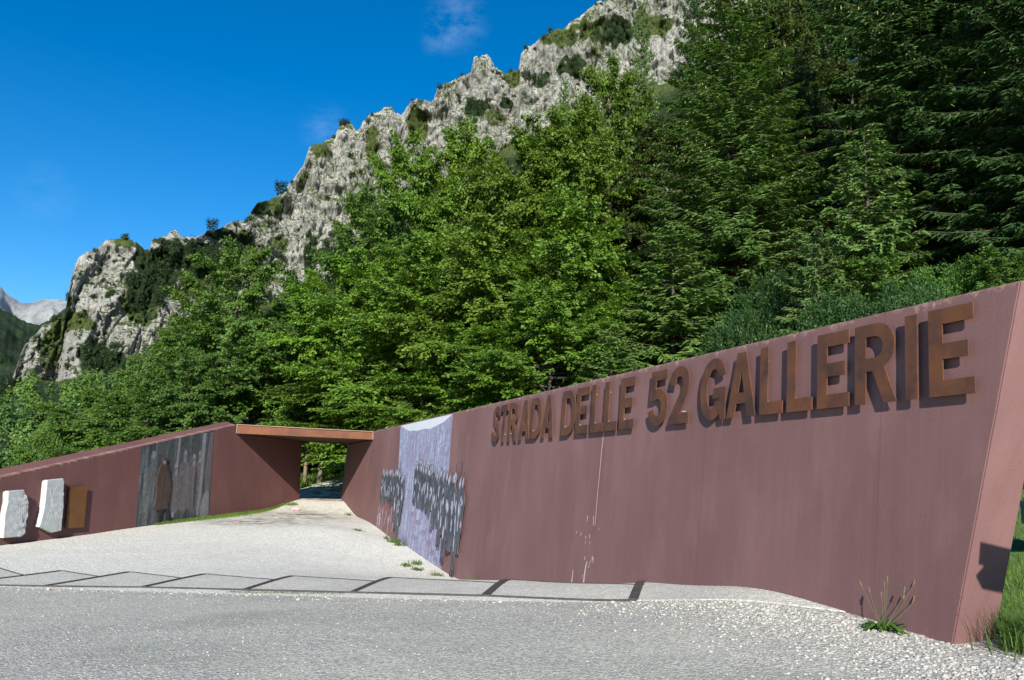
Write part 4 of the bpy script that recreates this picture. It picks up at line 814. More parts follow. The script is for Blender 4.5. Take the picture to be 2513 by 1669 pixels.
def far_ridge(name, tab, dist, base, mat, label, seed, amp):
    a = np.arange(-40, -20.5, .08); e = prof(tab, a) + .05 * vnoise(a * 6, 0 * a, 0 * a, seed); n = 40; V = []
    for j in range(n + 1):
        q = j / n; dd = dist * (1 - .35 * q) ; z = (dist * np.tan(np.radians(e))) * (1 - q) + base * q
        am = amp * min(1, q * 6 + .1); dp = am * fbm(a * dist * .0175 / (dist * .05), 0 * a + q * 6, 0 * a, 4, seed + 5)
        d_ = dd + dp; V.append(np.stack([d_ * np.sin(np.radians(a)), d_ * np.cos(np.radians(a)), z + EYE], -1))
    V = np.array(V).transpose(1, 0, 2); idx = np.arange(len(a) * (n + 1)).reshape(len(a), n + 1)
    Fc = np.stack([idx[:-1, :-1], idx[:-1, 1:], idx[1:, 1:], idx[1:, :-1]], -1).reshape(-1, 4)
    tag(link(name, mesh_np(name, V.reshape(-1, 3), Fc, False), mat), label, None, None, 'structure')
far_ridge('far_mountain', FARRIDGE, 3600, 0, M['far_rock'], 'distant pale rocky ridge at the far left', 3, 260)
far_ridge('forested_ridge', MIDRIDGE, 1500, -40, M['far_wood'], 'dark forested ridge at the far left', 8, 90)
# plain valley floor closing the view to the left
gx = np.linspace(-2500, 400, 40); gy = np.linspace(60, 3500, 40); X, Y = np.meshgrid(gx, gy, indexing='ij'); idx = np.arange(X.size).reshape(X.shape)
V = np.stack([X, Y, 0 * X - 42], -1).reshape(-1, 3)
tag(link('valley_floor', mesh_np('valley_floor', V, np.stack([idx[:-1, :-1], idx[1:, :-1], idx[1:, 1:], idx[:-1, 1:]], -1).reshape(-1, 4)), M['far_wood']), 'dark valley floor', None, None, 'structure')

# ------------------------------------------------------------------ foliage generators
def nrmz(v): return v / (np.linalg.norm(v, axis=-1, keepdims=True) + 1e-9)
def leaves(P, d, n, L, Wd):
    """rhombic leaves: base P, direction d, facing n."""
    d = nrmz(d); s = nrmz(np.cross(d, n)); L = np.asarray(L)[..., None]; Wd = np.asarray(Wd)[..., None]
    m = P + d * L * .45; return np.stack([P, m + s * Wd * .5, P + d * L, m - s * Wd * .5], 1)
def rot_z(v, a):
    c, s = np.cos(a), np.sin(a); return np.stack([v[..., 0] * c - v[..., 1] * s, v[..., 0] * s + v[..., 1] * c, v[..., 2]], -1)
def broadleaf(seed, H=12.0, R=5.0, limbs=50, LL=.17, LWd=.105, dens=1.5, low=.10):
    g = np.random.default_rng(seed); Q = []; T = []
    bend = g.normal(0, .35, 2); tr = [(bend[0] * q * q, bend[1] * q * q, H * .82 * q) for q in np.linspace(0, 1, 8)]
    T.append((tr, [.17 * (1 - q * .92) * H / 14 + .02 for q in np.linspace(0, 1, 8)]))
    for i in range(limbs):
        h = low + (1 - low) * ((i + g.uniform(0, 1)) / limbs) ** .92; az = i * 2.39996 + g.normal(0, .35)
        env = np.interp(h, [0, .12, .3, .5, .7, .85, 1.0], [.72, .95, 1.05, 1.0, .80, .55, .30]); L = R * env * g.uniform(.72, 1.22)
        el = radians(np.interp(h, [0, .2, .5, .8, 1], [-16, -4, 14, 38, 62]) + g.normal(0, 8))
        z0 = max(.4, h * H - L * sin(el) * .75); z0 = min(z0, H * .80); q0 = z0 / (H * .82); base = np.array([bend[0] * q0 * q0, bend[1] * q0 * q0, z0])
        dv = np.array([cos(az) * cos(el), sin(az) * cos(el), sin(el)])
        pts = [base + dv * L * s + np.array([0, 0, -.10 * L * s * s]) for s in np.linspace(0, 1, 5)]
        T.append(([tuple(p) for p in pts], [.055 * L / 4 * (1 - .85 * s) + .006 for s in np.linspace(0, 1, 5)]))
        ns = int((7 + L * 5.2) * dens)
        for k in range(ns):
            s = .18 + .82 * ((k + g.uniform(0, 1)) / ns) ** .8; p0 = base + dv * L * s + np.array([0, 0, -.10 * L * s * s])
            sg = 1 if k % 2 else -1; ang = az + sg * radians(g.uniform(18, 78)) * (1.1 - .55 * s); sl = np.clip((.62 - .28 * s) * L * g.uniform(.5, .9), .5, 1.9)
            se = radians(g.normal(-6, 11)) + el * .35; sv = np.array([cos(ang) * cos(se), sin(ang) * cos(se), sin(se)])
            nl = int(sl / .030 * min(dens, 1.3)); q = g.uniform(0, 1, nl); lat = g.uniform(-1, 1, nl) * .32 * (1.05 - .75 * q); perp = np.array([-sin(ang), cos(ang), 0])
            P = p0 + sv * (sl * q)[:, None] + perp * lat[:, None] + np.array([0, 0, 1]) * (g.normal(0, .03, nl) - .10 * sl * q * q)[:, None]
            d = sv * .9 + perp * np.sign(lat)[:, None] * .8 + g.normal(0, .28, (nl, 3)); d[:, 2] -= .28
            n = np.array([0, 0, .85]) + g.normal(0, .45, (nl, 3)) + np.array([cos(az), sin(az), 0]) * .60
            Q.append(leaves(P, d, n, LL * g.uniform(.7, 1.2, nl), LWd * g.uniform(.7, 1.2, nl)))
    return quads('crown', np.concatenate(Q)), tubes_mesh('trunk', T, 6)
def spruce(seed, H=24.0, R=4.6, dens=1.0, droop=1.0, cones=0):
    g = np.random.default_rng(seed); Q = []; Bk = []; Cn = []
    T = [([(0, 0, H * q) for q in np.linspace(0, 1, 9)], [.26 * (1 - q) * H / 24 + .012 for q in np.linspace(0, 1, 9)])]
    z = .6
    while z < H - .25:
        h = z / H; nb = 7 if h < .8 else 5; a0 = g.uniform(0, 6.28)
        for b in range(nb):
            az = a0 + b * 6.283 / nb + g.normal(0, .22); L = (R * (1 - h) ** .66 * g.uniform(.70, 1.22) + .22); el = radians(np.interp(h, [0, .3, .65, .9, 1], [-24, -16, -3, 22, 45]) * (droop if h < .65 else 1) + g.normal(0, 6))
            fv = np.array([cos(az), sin(az), 0]); pv = np.array([-sin(az), cos(az), 0]); zb = z + g.normal(0, .12)
            pos = lambda s: np.array([0, 0, zb]) + fv * (L * np.asarray(s) * cos(el))[..., None] + np.array([0, 0, 1]) * (L * (np.sin(el) * np.asarray(s) - .20 * droop * np.asarray(s) * (1 - h) + .24 * np.asarray(s) ** 2))[..., None]
            ss = np.linspace(0, 1, 5); T.append(([tuple(p) for p in pos(ss)], [.022 * (L / 3) * (1 - .8 * s) + .005 for s in ss]))
            nt_ = max(5, int(L / .085 * dens)); s = np.sort(.08 + .92 * g.uniform(0, 1, nt_) ** .85); P = pos(s)
            for sg in (-1, 1):
                hang = (.35 + .75 * (1 - h)) * g.uniform(.5, 1.2, nt_)[:, None]; tl = (.20 + .55 * (1 - s) * min(1, L / 3) + .12 * (1 - h)) * g.uniform(.65, 1.2, nt_)
                d = fv * .62 + pv * sg * g.uniform(.45, 1.0, nt_)[:, None] + np.array([0, 0, -1]) * hang * .75 + g.normal(0, .12, (nt_, 3)); d = nrmz(d)
                n = np.array([0, 0, .75]) + fv * .55 + pv * sg * .3 + g.normal(0, .30, (nt_, 3))
                Q.append(leaves(P, d, n, tl, .10 * g.uniform(.8, 1.3, nt_))); Q.append(leaves(P, d + g.normal(0, .05, (nt_, 3)), np.cross(d, n), tl * .95, .07 * g.uniform(.8, 1.2, nt_)))
                for f_, sg2 in ((.32, 1), (.45, -1), (.68, 1)):
                    P2 = P + d * (tl * f_)[:, None]; d2 = nrmz(d * .75 + nrmz(np.cross(d, n)) * sg2 * .75 + g.normal(0, .14, (nt_, 3)) + np.array([0, 0, -.22])); Q.append(leaves(P2, d2, n + g.normal(0, .3, (nt_, 3)), tl * .48, .055 * np.ones(nt_)))
            if cones and h > .45 and g.uniform() < .75:
                for _ in range(int(g.integers(1, 4))):
                    s1 = g.uniform(.55, .98); p = pos(np.array([s1]))[0] + pv * g.normal(0, .15); v = g.uniform(.12, .2); r = .022
                    Cn.append(([tuple(p), tuple(p + [0, 0, -v * .3]), tuple(p + [0, 0, -v * .75]), tuple(p + [0, 0, -v])], [.008, r, r * .9, .005]))
        z += g.uniform(.34, .50) * (1.0 if h < .85 else .8)
    return quads('crown', np.concatenate(Q)), tubes_mesh('trunk', T, 5), (tubes_mesh('cones', Cn, 5) if Cn else None)
def shrub(seed, H=5.0, R=2.4, n=520):
    g = np.random.default_rng(seed); Q = []; T = []
    for i in range(n):
        u = g.uniform(0, 1); az = g.uniform(0, 6.283); rr = np.sqrt(g.uniform(0, 1)); h = g.uniform(.08, 1.0) ** .8; env = np.interp(h, [0, .25, .6, .85, 1], [.75, 1, .92, .6, .2])
        rr = .45 + .55 * rr; p = np.array([cos(az) * R * rr * env, sin(az) * R * rr * env, H * h]); L = g.uniform(.5, 1.1); dv = nrmz(np.array([cos(az) * .6, sin(az) * .6, .55 + .4 * h]) + g.normal(0, .3, 3))
        if i % 12 == 0: T.append(([(cos(az) * .1, sin(az) * .1, 0), tuple(p * [.5, .5, .55]), tuple(p)], [.03, .02, .008]))
        k = 84; q = g.uniform(0, 1, k); P = p - dv * .4 * L + dv * (L * q)[:, None] + g.normal(0, .07, (k, 3)); d = dv * .6 + g.normal(0, .55, (k, 3)); d[:, 2] -= .1; nn = np.array([cos(az) * .4, sin(az) * .4, .9]) + g.normal(0, .4, (k, 3))
        Q.append(leaves(P, d, nn, .105 * g.uniform(.7, 1.25, k), .036 * g.uniform(.7, 1.3, k)))
    return quads('crown', np.concatenate(Q)), tubes_mesh('stems', T, 5)
def puff(seed, n=520, s=.17, tall=1.0):
    g = np.random.default_rng(seed); v = nrmz(g.normal(0, 1, (n, 3))); c = nrmz(g.normal(0, 1, (14, 3))) * g.uniform(.35, .75, (14, 1)); ci = g.integers(0, 14, n)
    P = c[ci] + v * g.uniform(.22, .46, (n, 1)); P[:, 2] = P[:, 2] * tall; P[:, 2] -= P[:, 2].min() * .8; nn = v + np.array([0, 0, .4]) + g.normal(0, .35, (n, 3)); d = nrmz(np.cross(nn, g.normal(0, 1, (n, 3))))
    return quads('foliage', leaves(P, d, nn, s * g.uniform(.7, 1.4, n), s * .75 * g.uniform(.7, 1.3, n)))

BEECH = [broadleaf(100 + i, limbs=48 + 4 * i) for i in range(4)] + [broadleaf(110, limbs=44, low=.55)]
SPRUCE = [spruce(200, 24, 4.6, .9, .9, 1), spruce(201, 24, 4.6, 1.0, 1.25, 1), spruce(202, 24, 4.6, .85, 1.1, 0), spruce(203, 8, 2.0, 1.2, .8, 0)]
SHRUB = [shrub(300), shrub(301, 5, 2.6, 480)]
for a, b in BEECH + SHRUB: a.materials.append(M['leaf'] if (a, b) in BEECH else M['shrubleaf']); b.materials.append(M['bark'])
for a, b, c in SPRUCE:
    a.materials.append(M['needle']); b.materials.append(M['bark_s'])
    if c: c.materials.append(M['cone'])
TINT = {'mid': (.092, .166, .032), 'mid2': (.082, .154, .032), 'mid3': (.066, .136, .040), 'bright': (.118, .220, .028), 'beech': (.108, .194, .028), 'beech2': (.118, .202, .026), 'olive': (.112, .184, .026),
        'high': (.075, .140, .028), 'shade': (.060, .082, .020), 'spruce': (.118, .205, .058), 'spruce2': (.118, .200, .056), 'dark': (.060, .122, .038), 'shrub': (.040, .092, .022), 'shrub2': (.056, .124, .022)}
TOPZ = {}
for a in [b[0] for b in BEECH + SPRUCE + SHRUB]:
    v = np.empty(len(a.vertices) * 3, np.float32); a.vertices.foreach_get('co', v); TOPZ[a.name] = float(np.quantile(v[2::3], .999))
cnt = {}
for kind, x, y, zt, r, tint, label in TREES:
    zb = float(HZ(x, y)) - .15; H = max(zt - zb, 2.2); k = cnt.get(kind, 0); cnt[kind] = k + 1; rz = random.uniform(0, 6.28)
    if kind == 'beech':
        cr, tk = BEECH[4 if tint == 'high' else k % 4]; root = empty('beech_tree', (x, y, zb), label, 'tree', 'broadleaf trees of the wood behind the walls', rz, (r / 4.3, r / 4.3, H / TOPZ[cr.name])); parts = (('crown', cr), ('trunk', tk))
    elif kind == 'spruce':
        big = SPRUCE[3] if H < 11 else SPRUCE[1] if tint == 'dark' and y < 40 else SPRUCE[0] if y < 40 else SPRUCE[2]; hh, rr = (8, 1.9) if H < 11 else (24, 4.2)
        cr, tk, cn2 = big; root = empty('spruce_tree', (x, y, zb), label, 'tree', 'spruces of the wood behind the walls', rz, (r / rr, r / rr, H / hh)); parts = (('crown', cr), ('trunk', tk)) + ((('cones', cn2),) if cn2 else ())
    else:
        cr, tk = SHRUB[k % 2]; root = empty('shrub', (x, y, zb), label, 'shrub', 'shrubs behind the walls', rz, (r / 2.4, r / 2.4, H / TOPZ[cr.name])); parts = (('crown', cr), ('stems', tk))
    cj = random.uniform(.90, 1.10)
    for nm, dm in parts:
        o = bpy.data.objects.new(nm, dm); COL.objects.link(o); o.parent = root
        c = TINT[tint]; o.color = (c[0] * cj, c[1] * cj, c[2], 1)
        if nm == 'cones': o['kind'] = 'stuff'
# dark wood far behind that closes the gaps: one mass of many small crowns
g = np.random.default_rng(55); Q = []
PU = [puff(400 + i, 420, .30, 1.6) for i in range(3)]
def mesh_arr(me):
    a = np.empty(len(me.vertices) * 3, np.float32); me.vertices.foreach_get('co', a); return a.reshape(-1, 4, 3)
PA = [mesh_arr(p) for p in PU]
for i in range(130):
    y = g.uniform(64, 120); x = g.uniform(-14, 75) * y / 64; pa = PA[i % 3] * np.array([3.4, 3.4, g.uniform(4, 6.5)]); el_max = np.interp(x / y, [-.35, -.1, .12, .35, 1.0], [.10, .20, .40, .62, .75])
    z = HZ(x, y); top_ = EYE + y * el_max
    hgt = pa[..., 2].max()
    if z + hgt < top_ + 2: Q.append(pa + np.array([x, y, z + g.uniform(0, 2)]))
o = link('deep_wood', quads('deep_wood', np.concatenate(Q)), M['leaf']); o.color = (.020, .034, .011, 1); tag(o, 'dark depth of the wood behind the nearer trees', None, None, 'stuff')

# bushes and trees on the mountain
PB = [puff(500 + i, 420, .24, 1.0) for i in range(4)]; PT = [puff(520 + i, 520, .20, 1.45) for i in range(4)]
for p in PB + PT: p.materials.append(M['leaf'])
for p in PU: bpy.data.meshes.remove(p)
g = np.random.default_rng(77)
def on_mtn(i, j): return Vg[i, j]
def plant(mesh, i, j, sz, name, label, cat, group, col, zf=1.0):
    o = bpy.data.objects.new(name, mesh); COL.objects.link(o); p = on_mtn(i, j); o.location = (float(p[0]), float(p[1]), float(p[2]) - sz * .35); o.rotation_euler.z = g.uniform(0, 6.28); o.scale = (sz, sz, sz * zf)
    k = g.uniform(.75, 1.3); o.color = (col[0] * k, col[1] * k, col[2] * k, 1); tag(o, label, cat, group); return o
cl_rows = np.arange(8, 8 + NC); wsub = wood[:, 8:8 + NC]; cand = np.argwhere(wsub > .45); sel = cand[g.permutation(len(cand))]
sel = [c for c in sel if c[1] > 24 + 10 * (wsub[c[0], max(0, c[1] - 9)] < .3)][:230]
for i, j in sel: plant(PT[int(g.integers(4))], i, j + 8, g.uniform(1.7, 3.1), 'gully_tree', 'dark green tree in the wooded gullies between the crags', 'tree', 'trees in the gullies of the mountain', (.026, .050, .018))
nzs = nrm[:, 8:8 + NC, 2] + .5 * fbm(Xm[:, 8:8 + NC] / 16, Ym[:, 8:8 + NC] / 16, Zm[:, 8:8 + NC] / 16, 2, 93); cand = np.argwhere((nzs > .50) & (wsub < .4)); sel = cand[g.permutation(len(cand))[:240]]
for i, j in sel: plant(PB[int(g.integers(4))], i, j + 8, g.uniform(.9, 2.7), 'cliff_bush', 'small dark bush clinging to the pale cliff', 'bush', 'bushes on the cliff faces', (.034, .058, .020))
def at_azel(a, e):
    i = int(np.argmin(np.abs(AZ - a))); j = int(np.argmin(np.abs(ELm[i, 8:8 + NC] - e))) + 8; return i, j
for (a, e), sz, lb in ((SKY1, 4.4, 'lone dark round tree on the skyline left of the main cliff'), (SKY2, 3.6, 'small dark tree on the skyline above the wooded gully'), (SKY3, 2.8, 'dark cap of bush on top of the square rock tower')):
    i, j = at_azel(a, e); plant(PT[0], i, j, sz, 'skyline_tree', lb, 'tree', None, (.022, .040, .016), 1.0)
NF = 0
for _ in range(4000):
    if NF >= 300: break
    i = int(g.integers(ni)); j = int(8 + NC + 2 + (NS - 8) * g.uniform(0, 1) ** .9)
    if AZ[i] > 6 or ELm[i, j] < -1.2: continue
    sz = g.uniform(2.6, 4.6) * (.8 if D[i, j] < 200 else 1) * (.8 if j < 8 + NC + 14 else 1); col = (.085, .150, .030) if g.uniform() < .6 else (.062, .120, .032)
    plant(PT[int(g.integers(4))], i, j, sz, 'slope_tree', 'mid green tree in the wood at the foot of the cliffs', 'tree', 'trees on the slope under the cliffs', col, 1.05); NF += 1

# ------------------------------------------------------------------ beyond the portal
M['wood_post'] = simple('weathered_wood', (0.15, 0.115, 0.08), 0.85, 0.3, 8.0, 0.3)
def post(x, y, zt, r, label):
    zb = float(GZ(x, y)) - .3; e = empty('trail_post', (x, y, zb + .3), label, 'post', 'wooden posts along the path beyond the portal')
    link('shaft', tubes_mesh('shaft', [([(x, y, zb), (x + .02, y, (zb + zt) / 2), (x + .05, y, zt - .12)], [r, r * .95, r * .9])], 9), M['wood_post'], e)
    link('post_cap', tubes_mesh('post_cap', [([(x + .05, y, zt - .12), (x + .052, y, zt - .04), (x + .055, y, zt)], [r * .95, r * .8, .004])], 9), M['wood_post'], e)
post(-10.62, 43.0, 3.05, .10, 'left wooden post by the white board, seen through the portal'); post(-9.66, 42.2, 3.25, .115, 'tallest wooden post, in the middle of the path seen through the portal'); post(-9.75, 44.6, 2.9, .09, 'thin wooden post close behind the tallest one')
bd = empty('notice_board', (-12.0, 47, 1.2), 'white notice board among the trees, seen through the portal', 'notice board')
M['board'] = simple('white_panel', (0.72, 0.78, 0.84), 0.6, 0.06, 3.0)
bm = bmesh.new(); box_bm(bm, (-12.0, 47, 3.1), 1.15, .05, 1.25); link('panel', bm_mesh('panel', bm), M['board'], bd)
for dx in (-.5, .5):
    bm = bmesh.new(); box_bm(bm, (-12.0 + dx, 47.05, 1.9), .08, .05, 3.0); link('leg', bm_mesh('leg', bm), M['wood_post'], bd)

# ------------------------------------------------------------------ grass, weeds, stones
def blades(n, fxy, fz, h, w, lean, g, bend=.35):
    P = fxy(n); z = fz(P[:, 0], P[:, 1]); b = np.concatenate([P, z[:, None]], 1); az = g.uniform(0, 6.283, n); d = np.stack([np.cos(az), np.sin(az), 0 * az], -1); hh = h * g.uniform(.45, 1.2, n)
    s = np.stack([-np.sin(az), np.cos(az), 0 * az], -1) * (w * g.uniform(.6, 1.3, n))[:, None]; ln = (lean * g.uniform(.1, 1.2, n) * hh)[:, None]
    m = b + d * ln * bend + np.array([0, 0, 1]) * (hh * .6)[:, None]; t = b + d * ln + np.array([0, 0, 1]) * hh[:, None]
    return np.stack([b - s, b + s, m + s * .7, m - s * .7], 1), np.stack([m - s * .7, m + s * .7, t + s * .12, t - s * .12], 1)
g = np.random.default_rng(88)
def gobj(name, parts, col, label, kind='stuff', cat=None, group=None):
    o = link(name, quads(name, np.concatenate([q for p in parts for q in p])), M['blade']); o.color = (*col, 1); return tag(o, label, cat, group, kind)
def lawn_xy(n):
    P = []
    while sum(len(p) for p in P) < n:
        y = 6.3 + 8.5 * g.uniform(0, 1, n) ** 1.4; x = 4.2 + g.uniform(-.2, 3.4, n) * (y / 7.0); uu = (x - A0[0]) * WD[0] + (y - A0[1]) * WD[1]; a = (x - A0[0]) * NB[0] + (y - A0[1]) * NB[1]
        ok = np.where(uu > .7, a > .52, x > 4.42 + .45 * np.maximum(0, 7.0 - y)); P.append(np.stack([x, y], -1)[ok])
    return np.concatenate(P)[:n]
gobj('lawn_grass', [blades(26000, lawn_xy, lambda x, y: LZ(x, y) - .02, .085, .0042, .9, g)], (.095, .175, .028), 'bright green grass on the bank beside the wall end')
def tuft_xy(n): return np.stack([4.28 + .16 * g.normal(0, 1, n), 6.72 + .14 * g.normal(0, 1, n)], -1)
gobj('tall_grass', [blades(1500, tuft_xy, lambda x, y: LZ(x, y) - .03, .28, .004, 1.1, g)], (.070, .125, .028), 'long dark grass at the foot of the wall end')
def strip_xy(n):
    u = g.uniform(-4.3, 3.6, n); sgn = .30 * np.exp(-((u + .8) / 2.2) ** 2) + .05; off = .015 + np.abs(g.normal(0, 1, n)) * sgn; return np.stack([P0[0] + WL[0] * u - NL[0] * (off + .08), P0[1] + WL[1] * u - NL[1] * (off + .08)], -1)
gobj('wall_grass', [blades(9000, strip_xy, lambda x, y: GZ(x, y) - .01, .085, .006, .9, g)], (.115, .185, .032), 'strip of short grass along the foot of the left wall')
def spot(cx, cy, sx, sy): return lambda n: np.stack([cx + g.normal(0, sx, n), cy + g.normal(0, sy, n)], -1)
WEEDS = [(14.2, .35, 70, .10, 'low weed tuft just right of the lowest painted boot'), (14.9, .62, 110, .08, 'flat green weed on the gravel beside the soldiers, nearest the strip'), (15.4, .75, 90, .08, 'middle green weed on the gravel below the purple mural'), (15.7, .40, 80, .12, 'weed at the bottom right corner of the purple mural'),
         (18.6, .18, 70, .22, 'taller weed at the wall under the purple mural'), (19.2, .22, 60, .16, 'weed tuft at the bottom left corner of the purple mural'), (19.9, .20, 40, .12, 'thin weed under the narrower soldier group'), (21.2, .85, 80, .07, 'flat weed out on the gravel left of the purple mural'), (26.4, .2, 50, .12, 'small weed by the right wall near the portal'), (12.2, .2, 50, .16, 'weed standing where the strip meets the right wall')]
for u, off, n, h, lb in WEEDS:
    p = A0 + WD * u - NB * (off + .28); o = gobj('weed', [blades(n, spot(p[0], p[1], .075, .075), lambda x, y: GZ(x, y) - .01, h, .009, 1.6, g)], (.085, .14, .03), lb, None, 'weed', 'weeds along the foot of the right wall')
p = np.array(LWf(3.6, 0, .35))[:2]; gobj('weed', [blades(120, spot(p[0], p[1], .14, .1), lambda x, y: GZ(x, y) - .01, .14, .010, 1.4, g)], (.10, .17, .03), 'weed by the left wall just inside the portal shade', None, 'weed', 'weeds by the portal')
def sxy(n): return np.stack([g.uniform(-4.2, -2.2, n), 0 * g.uniform(0, 1, n)], -1)
def fe(n):
    t = g.uniform(0, 1, n); return np.stack([-3.9 + 1.7 * t, 11.93 - .42 * t + np.abs(g.normal(0, .10, n)) * -1], -1)
gobj('edge_moss', [blades(900, fe, lambda x, y: GZ(x, y) - .01, .022, .006, 1.2, g)], (.10, .13, .03), 'thin green growth along the front steel edge')
def beyond(n): x = g.uniform(-14, -5, n); y = g.uniform(37.5, 46, n); k = (np.abs(x + 7.2) > 1.4); return np.stack([np.where(k, x, -10.5 - g.uniform(0, 3, n)), y], -1)
gobj('trail_grass', [blades(5000, beyond, lambda x, y: np.maximum(GZ(x, y), HZ(x, y)) - .03, .15, .012, 1.2, g)], (.085, .15, .028), 'sunlit grass beside the path beyond the portal')
# plantain at the wall
pc = np.array(RW(1.28, .3, .16)); pz = float(GZ(pc[0], pc[1])); pe = empty('plantain', (pc[0], pc[1], pz), 'plantain weed with tall seed stalks at the foot of the right wall', 'weed')
n = 46; az = g.uniform(0, 6.283, n); P = np.stack([pc[0] + .02 * np.cos(az), pc[1] + .02 * np.sin(az), np.full(n, pz)], -1); Q1 = []; ln = g.uniform(.10, .25, n)
d1 = np.stack([np.cos(az), np.sin(az), g.uniform(.25, .9, n)], -1); d1 = nrmz(d1); nn = nrmz(np.array([0, 0, 1.0]) - d1 * d1[:, 2:3]); s = nrmz(np.cross(d1, nn)) * (ln * .10)[:, None]; m = P + d1 * (ln * .55)[:, None]; d2 = d1.copy(); d2[:, 2] -= .8; t = m + nrmz(d2) * (ln * .5)[:, None]
Q1 = np.concatenate([np.stack([P - s * .3, P + s * .3, m + s, m - s], 1), np.stack([m - s, m + s, t + s * .1, t - s * .1], 1)])
o = link('leaf_rosette', quads('leaf_rosette', Q1), M['blade'], pe); o.color = (.075, .15, .03, 1)
M['stalk'] = simple('dry_stalk', (0.095, 0.125, 0.045), 0.8, 0.2, 20.0); M['seed'] = simple('seed_head', (0.13, 0.11, 0.055), 0.85, 0.3, 60.0)
for k in range(9):
    a = g.uniform(0, 6.283); h = g.uniform(.24, .43); r = g.uniform(.06, .34) * (.5 if math.sin(a) > 0 else 1); tx = math.cos(a) * r * 1.1 - .02; ty = math.sin(a) * r * .5 - .03
    pts = [(pc[0], pc[1], pz), (pc[0] + tx * .55, pc[1] + ty * .6, pz + h * .5), (pc[0] + tx, pc[1] + ty, pz + h)]; st = link('stalk', tubes_mesh('stalk', [(pts, [.0026, .0021, .0018])], 5), M['stalk'], pe)
    link('seed_head', tubes_mesh('seed_head', [([pts[2], (pts[2][0] + tx * .03, pts[2][1], pts[2][2] + .018), (pts[2][0] + tx * .08, pts[2][1], pts[2][2] + .045), (pts[2][0] + tx * .1, pts[2][1], pts[2][2] + .06)], [.003, .0060, .0052, .002])], 6), M['seed'], st)
# loose stones
def stones(n, fxy, smin, smax, g):
    bm = bmesh.new(); bmesh.ops.create_icosphere(bm, subdivisions=1, radius=1); bv = np.array([v.co[:] for v in bm.verts]); bf = np.array([[v.index for v in f.verts] for f in bm.faces]); bm.free()
    P = fxy(n); n = len(P); z = GZ(P[:, 0], P[:, 1]); s = smin + (smax - smin) * g.uniform(0, 1, n) ** 3; V = bv[None] * (1 + g.uniform(-.3, .3, (n, len(bv), 1))) * np.stack([s * g.uniform(.8, 1.5, n), s * g.uniform(.8, 1.3, n), s * g.uniform(.45, .8, n)], -1)[:, None, :]
    a = g.uniform(0, 6.283, n); V = rot_z(V, a[:, None]); V = V + np.concatenate([P, (z + s * .15)[:, None]], 1)[:, None, :]; Fc = bf[None] + (np.arange(n) * len(bv))[:, None, None]
    return mesh_np('loose_stones', V.reshape(-1, 3), Fc.reshape(-1, 3))
def st_mat():
    m, t = newmat('loose_limestone'); r = NN(t, 'ShaderNodeNewGeometry').outputs['Random Per Island']
    c = mixc(t, r, (0.22, 0.21, 0.19), (0.46, 0.44, 0.40)); out(t, princ(t, c, 0.9, None, 0.2)); return m
M['loose'] = st_mat()
def near_wall(n):
    u = g.uniform(-1.4, 5.0, 3 * n); d = -.1 + np.abs(g.normal(0, .75, 3 * n)) + (u < 0.6) * g.uniform(0, .6, 3 * n); w_ = A0 + WD * u[:, None] - NB * (d + .20)[:, None]
    sl = np.array([2.72, 8.55]) - S0; return w_[((w_ - S0) @ TD < -.12 - .2 * np.abs(g.normal(0, 1, 3 * n))) & (((w_[:, 0] - S0[0]) * sl[1] - (w_[:, 1] - S0[1]) * sl[0]) > .10)][:n]
tag(link('loose_stones', stones(9000, near_wall, .004, .019, g), M['loose']), 'loose pale stones along the foot of the right wall', None, None, 'stuff')
def on_road(n):
    s = g.uniform(-6, 11, n); t = -g.uniform(0, 1, n) ** 1.4 * 7.5; return np.stack([S0[0] + SD[0] * s + TD[0] * t, S0[1] + SD[1] * s + TD[1] * t], -1)
tag(link('road_grit', stones(9000, on_road, .004, .010, g), M['loose']), 'grit and small stones lying on the road', None, None, 'stuff')
def on_edge(n):
    s = g.uniform(-1, 12, n); t = g.normal(-.10, .12, n); return np.stack([S0[0] + SD[0] * s + TD[0] * t, S0[1] + SD[1] * s + TD[1] * t], -1)
tag(link('edge_stones', stones(420, on_edge, .006, .028, g), M['loose']), 'stones gathered along the steel front edge', None, None, 'stuff')
for k in range(5):
    ty = 46.6 + 1.5 * k; tx = -10.2 - .25 * k + .2 * (k % 2); bm = bmesh.new(); box_bm(bm, (tx, ty, float(HZ(tx, ty)) + .62 + .1 * k), 2.6 - .2 * k, .22, .18, Matrix.Rotation(.06 * (k % 3 - 1), 3, 'Z')); bmesh.ops.bevel(bm, geom=bm.edges[:], offset=.04, segments=2, affect='EDGES')
    tag(link('path_step', bm_mesh('path_step', bm), M['wood_post']), 'log step on the shaded path beyond the portal', 'step', 'log steps beyond the portal')
# crumpled pink litter
bm = bmesh.new(); bmesh.ops.create_icosphere(bm, subdivisions=3, radius=.085)
for v in bm.verts: v.co = Vector((v.co.x * 1.5, v.co.y, max(v.co.z * .7, -.03))) * (1 + .55 * random.uniform(-1, 1))
lx, ly = -7.9, 31.0
o = link('litter', bm_mesh('litter', bm), simple('pink_paper', (0.55, 0.38, 0.38), 0.8, 0.3, 9.0)); o.location = (lx, ly, float(GZ(lx, ly)) + .05); tag(o, 'crumpled pink and white litter on the gravel before the portal', 'litter')

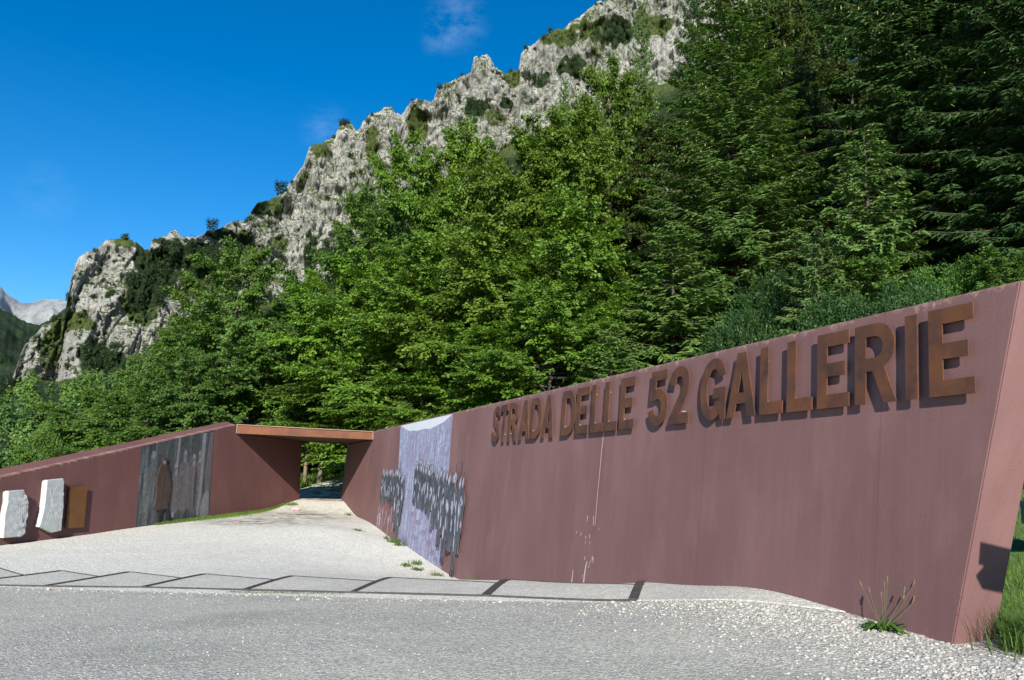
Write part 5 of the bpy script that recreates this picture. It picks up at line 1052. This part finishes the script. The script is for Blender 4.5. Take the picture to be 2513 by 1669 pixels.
# ------------------------------------------------------------------ signpost and marker near the wall end
M['sign'] = simple('sign_wood', (0.50, 0.12, 0.07), 0.7, 0.2, 6.0); M['sign_w'] = simple('sign_white', (0.75, 0.74, 0.70), 0.6, 0.08, 5.0)
hx = np.array([sd.x, sd.y]); hx /= np.linalg.norm(hx); rx = np.array([-hx[1], hx[0]])
if rx[0] < 0: rx = -rx
tgt = np.array(RW(.55, .90, -.22)); sp = tgt + np.array(sd[:]) * 2.6
def sb(name, ring, mat, parent, th=.012):
    V = []; 
    for o_ in (0, th):
        for a, z in ring: V.append((sp[0] + rx[0] * a + hx[0] * o_, sp[1] + rx[1] * a + hx[1] * o_, sp[2] + z))
    n = len(ring); Fc = [tuple(range(n)), tuple(range(2 * n - 1, n - 1, -1))] + [(i, (i + 1) % n, (i + 1) % n + n, i + n) for i in range(n)]
    me = bpy.data.meshes.new(name); me.from_pydata(V, [], Fc); bm = bmesh.new(); bm.from_mesh(me); bmesh.ops.recalc_face_normals(bm, faces=bm.faces[:]); bm.to_mesh(me); bm.free(); return link(name, me, mat, parent)
px_, py_ = sp[0] + rx[0] * .42 - hx[0] * .04, sp[1] + rx[1] * .42 - hx[1] * .04
te = empty('trail_signpost', (px_, py_, float(GZ(px_, py_))), 'trail signpost with a square board and an arrow board, standing right of the wall end', 'signpost')
link('shaft', tubes_mesh('shaft', [([(px_, py_, float(GZ(px_, py_)) - .3), (px_, py_, sp[2] + .4)], [.03, .03])], 10), M['wood_post'], te)
sb('square_board', [(-.09, .005), (.46, .005), (.46, .165), (-.09, .165)], M['sign_w'], te); sb('arrow_board', [(-.03, -.165), (.46, -.165), (.46, 0.0), (-.03, 0.0), (-.11, -.082)], M['sign'], te)
mx_, my_ = 6.06, 9.45; mz = float(LZ(mx_, my_)); mk = empty('marker_post', (mx_, my_, mz), 'dark marker post with a pale round cap on a grey stone, at the right edge', 'post')
M['dark'] = simple('dark_paint', (0.03, 0.03, 0.035), 0.6, 0.2, 5.0); M['grey'] = simple('grey_stone', (0.33, 0.34, 0.33), 0.85, 0.2, 9.0, 0.3)
bm = bmesh.new(); box_bm(bm, (mx_ + .2, my_, 1.28), .62, .45, .32); bmesh.ops.bevel(bm, geom=bm.edges[:], offset=.03, segments=2, affect='EDGES'); link('base_stone', bm_mesh('base_stone', bm), M['grey'], mk)
link('shaft', tubes_mesh('shaft', [([(mx_, my_, 1.4), (mx_, my_, 2.62)], [.055, .05])], 12), M['dark'], mk)
link('cap', tubes_mesh('cap', [([(mx_, my_, 2.62), (mx_, my_, 2.66), (mx_, my_, 2.72), (mx_, my_, 2.735)], [.05, .07, .05, .004])], 12), M['sign_w'], mk)
print('objects', len(bpy.data.objects), 'tris', sum(len(m.polygons) * 2 for m in bpy.data.meshes))
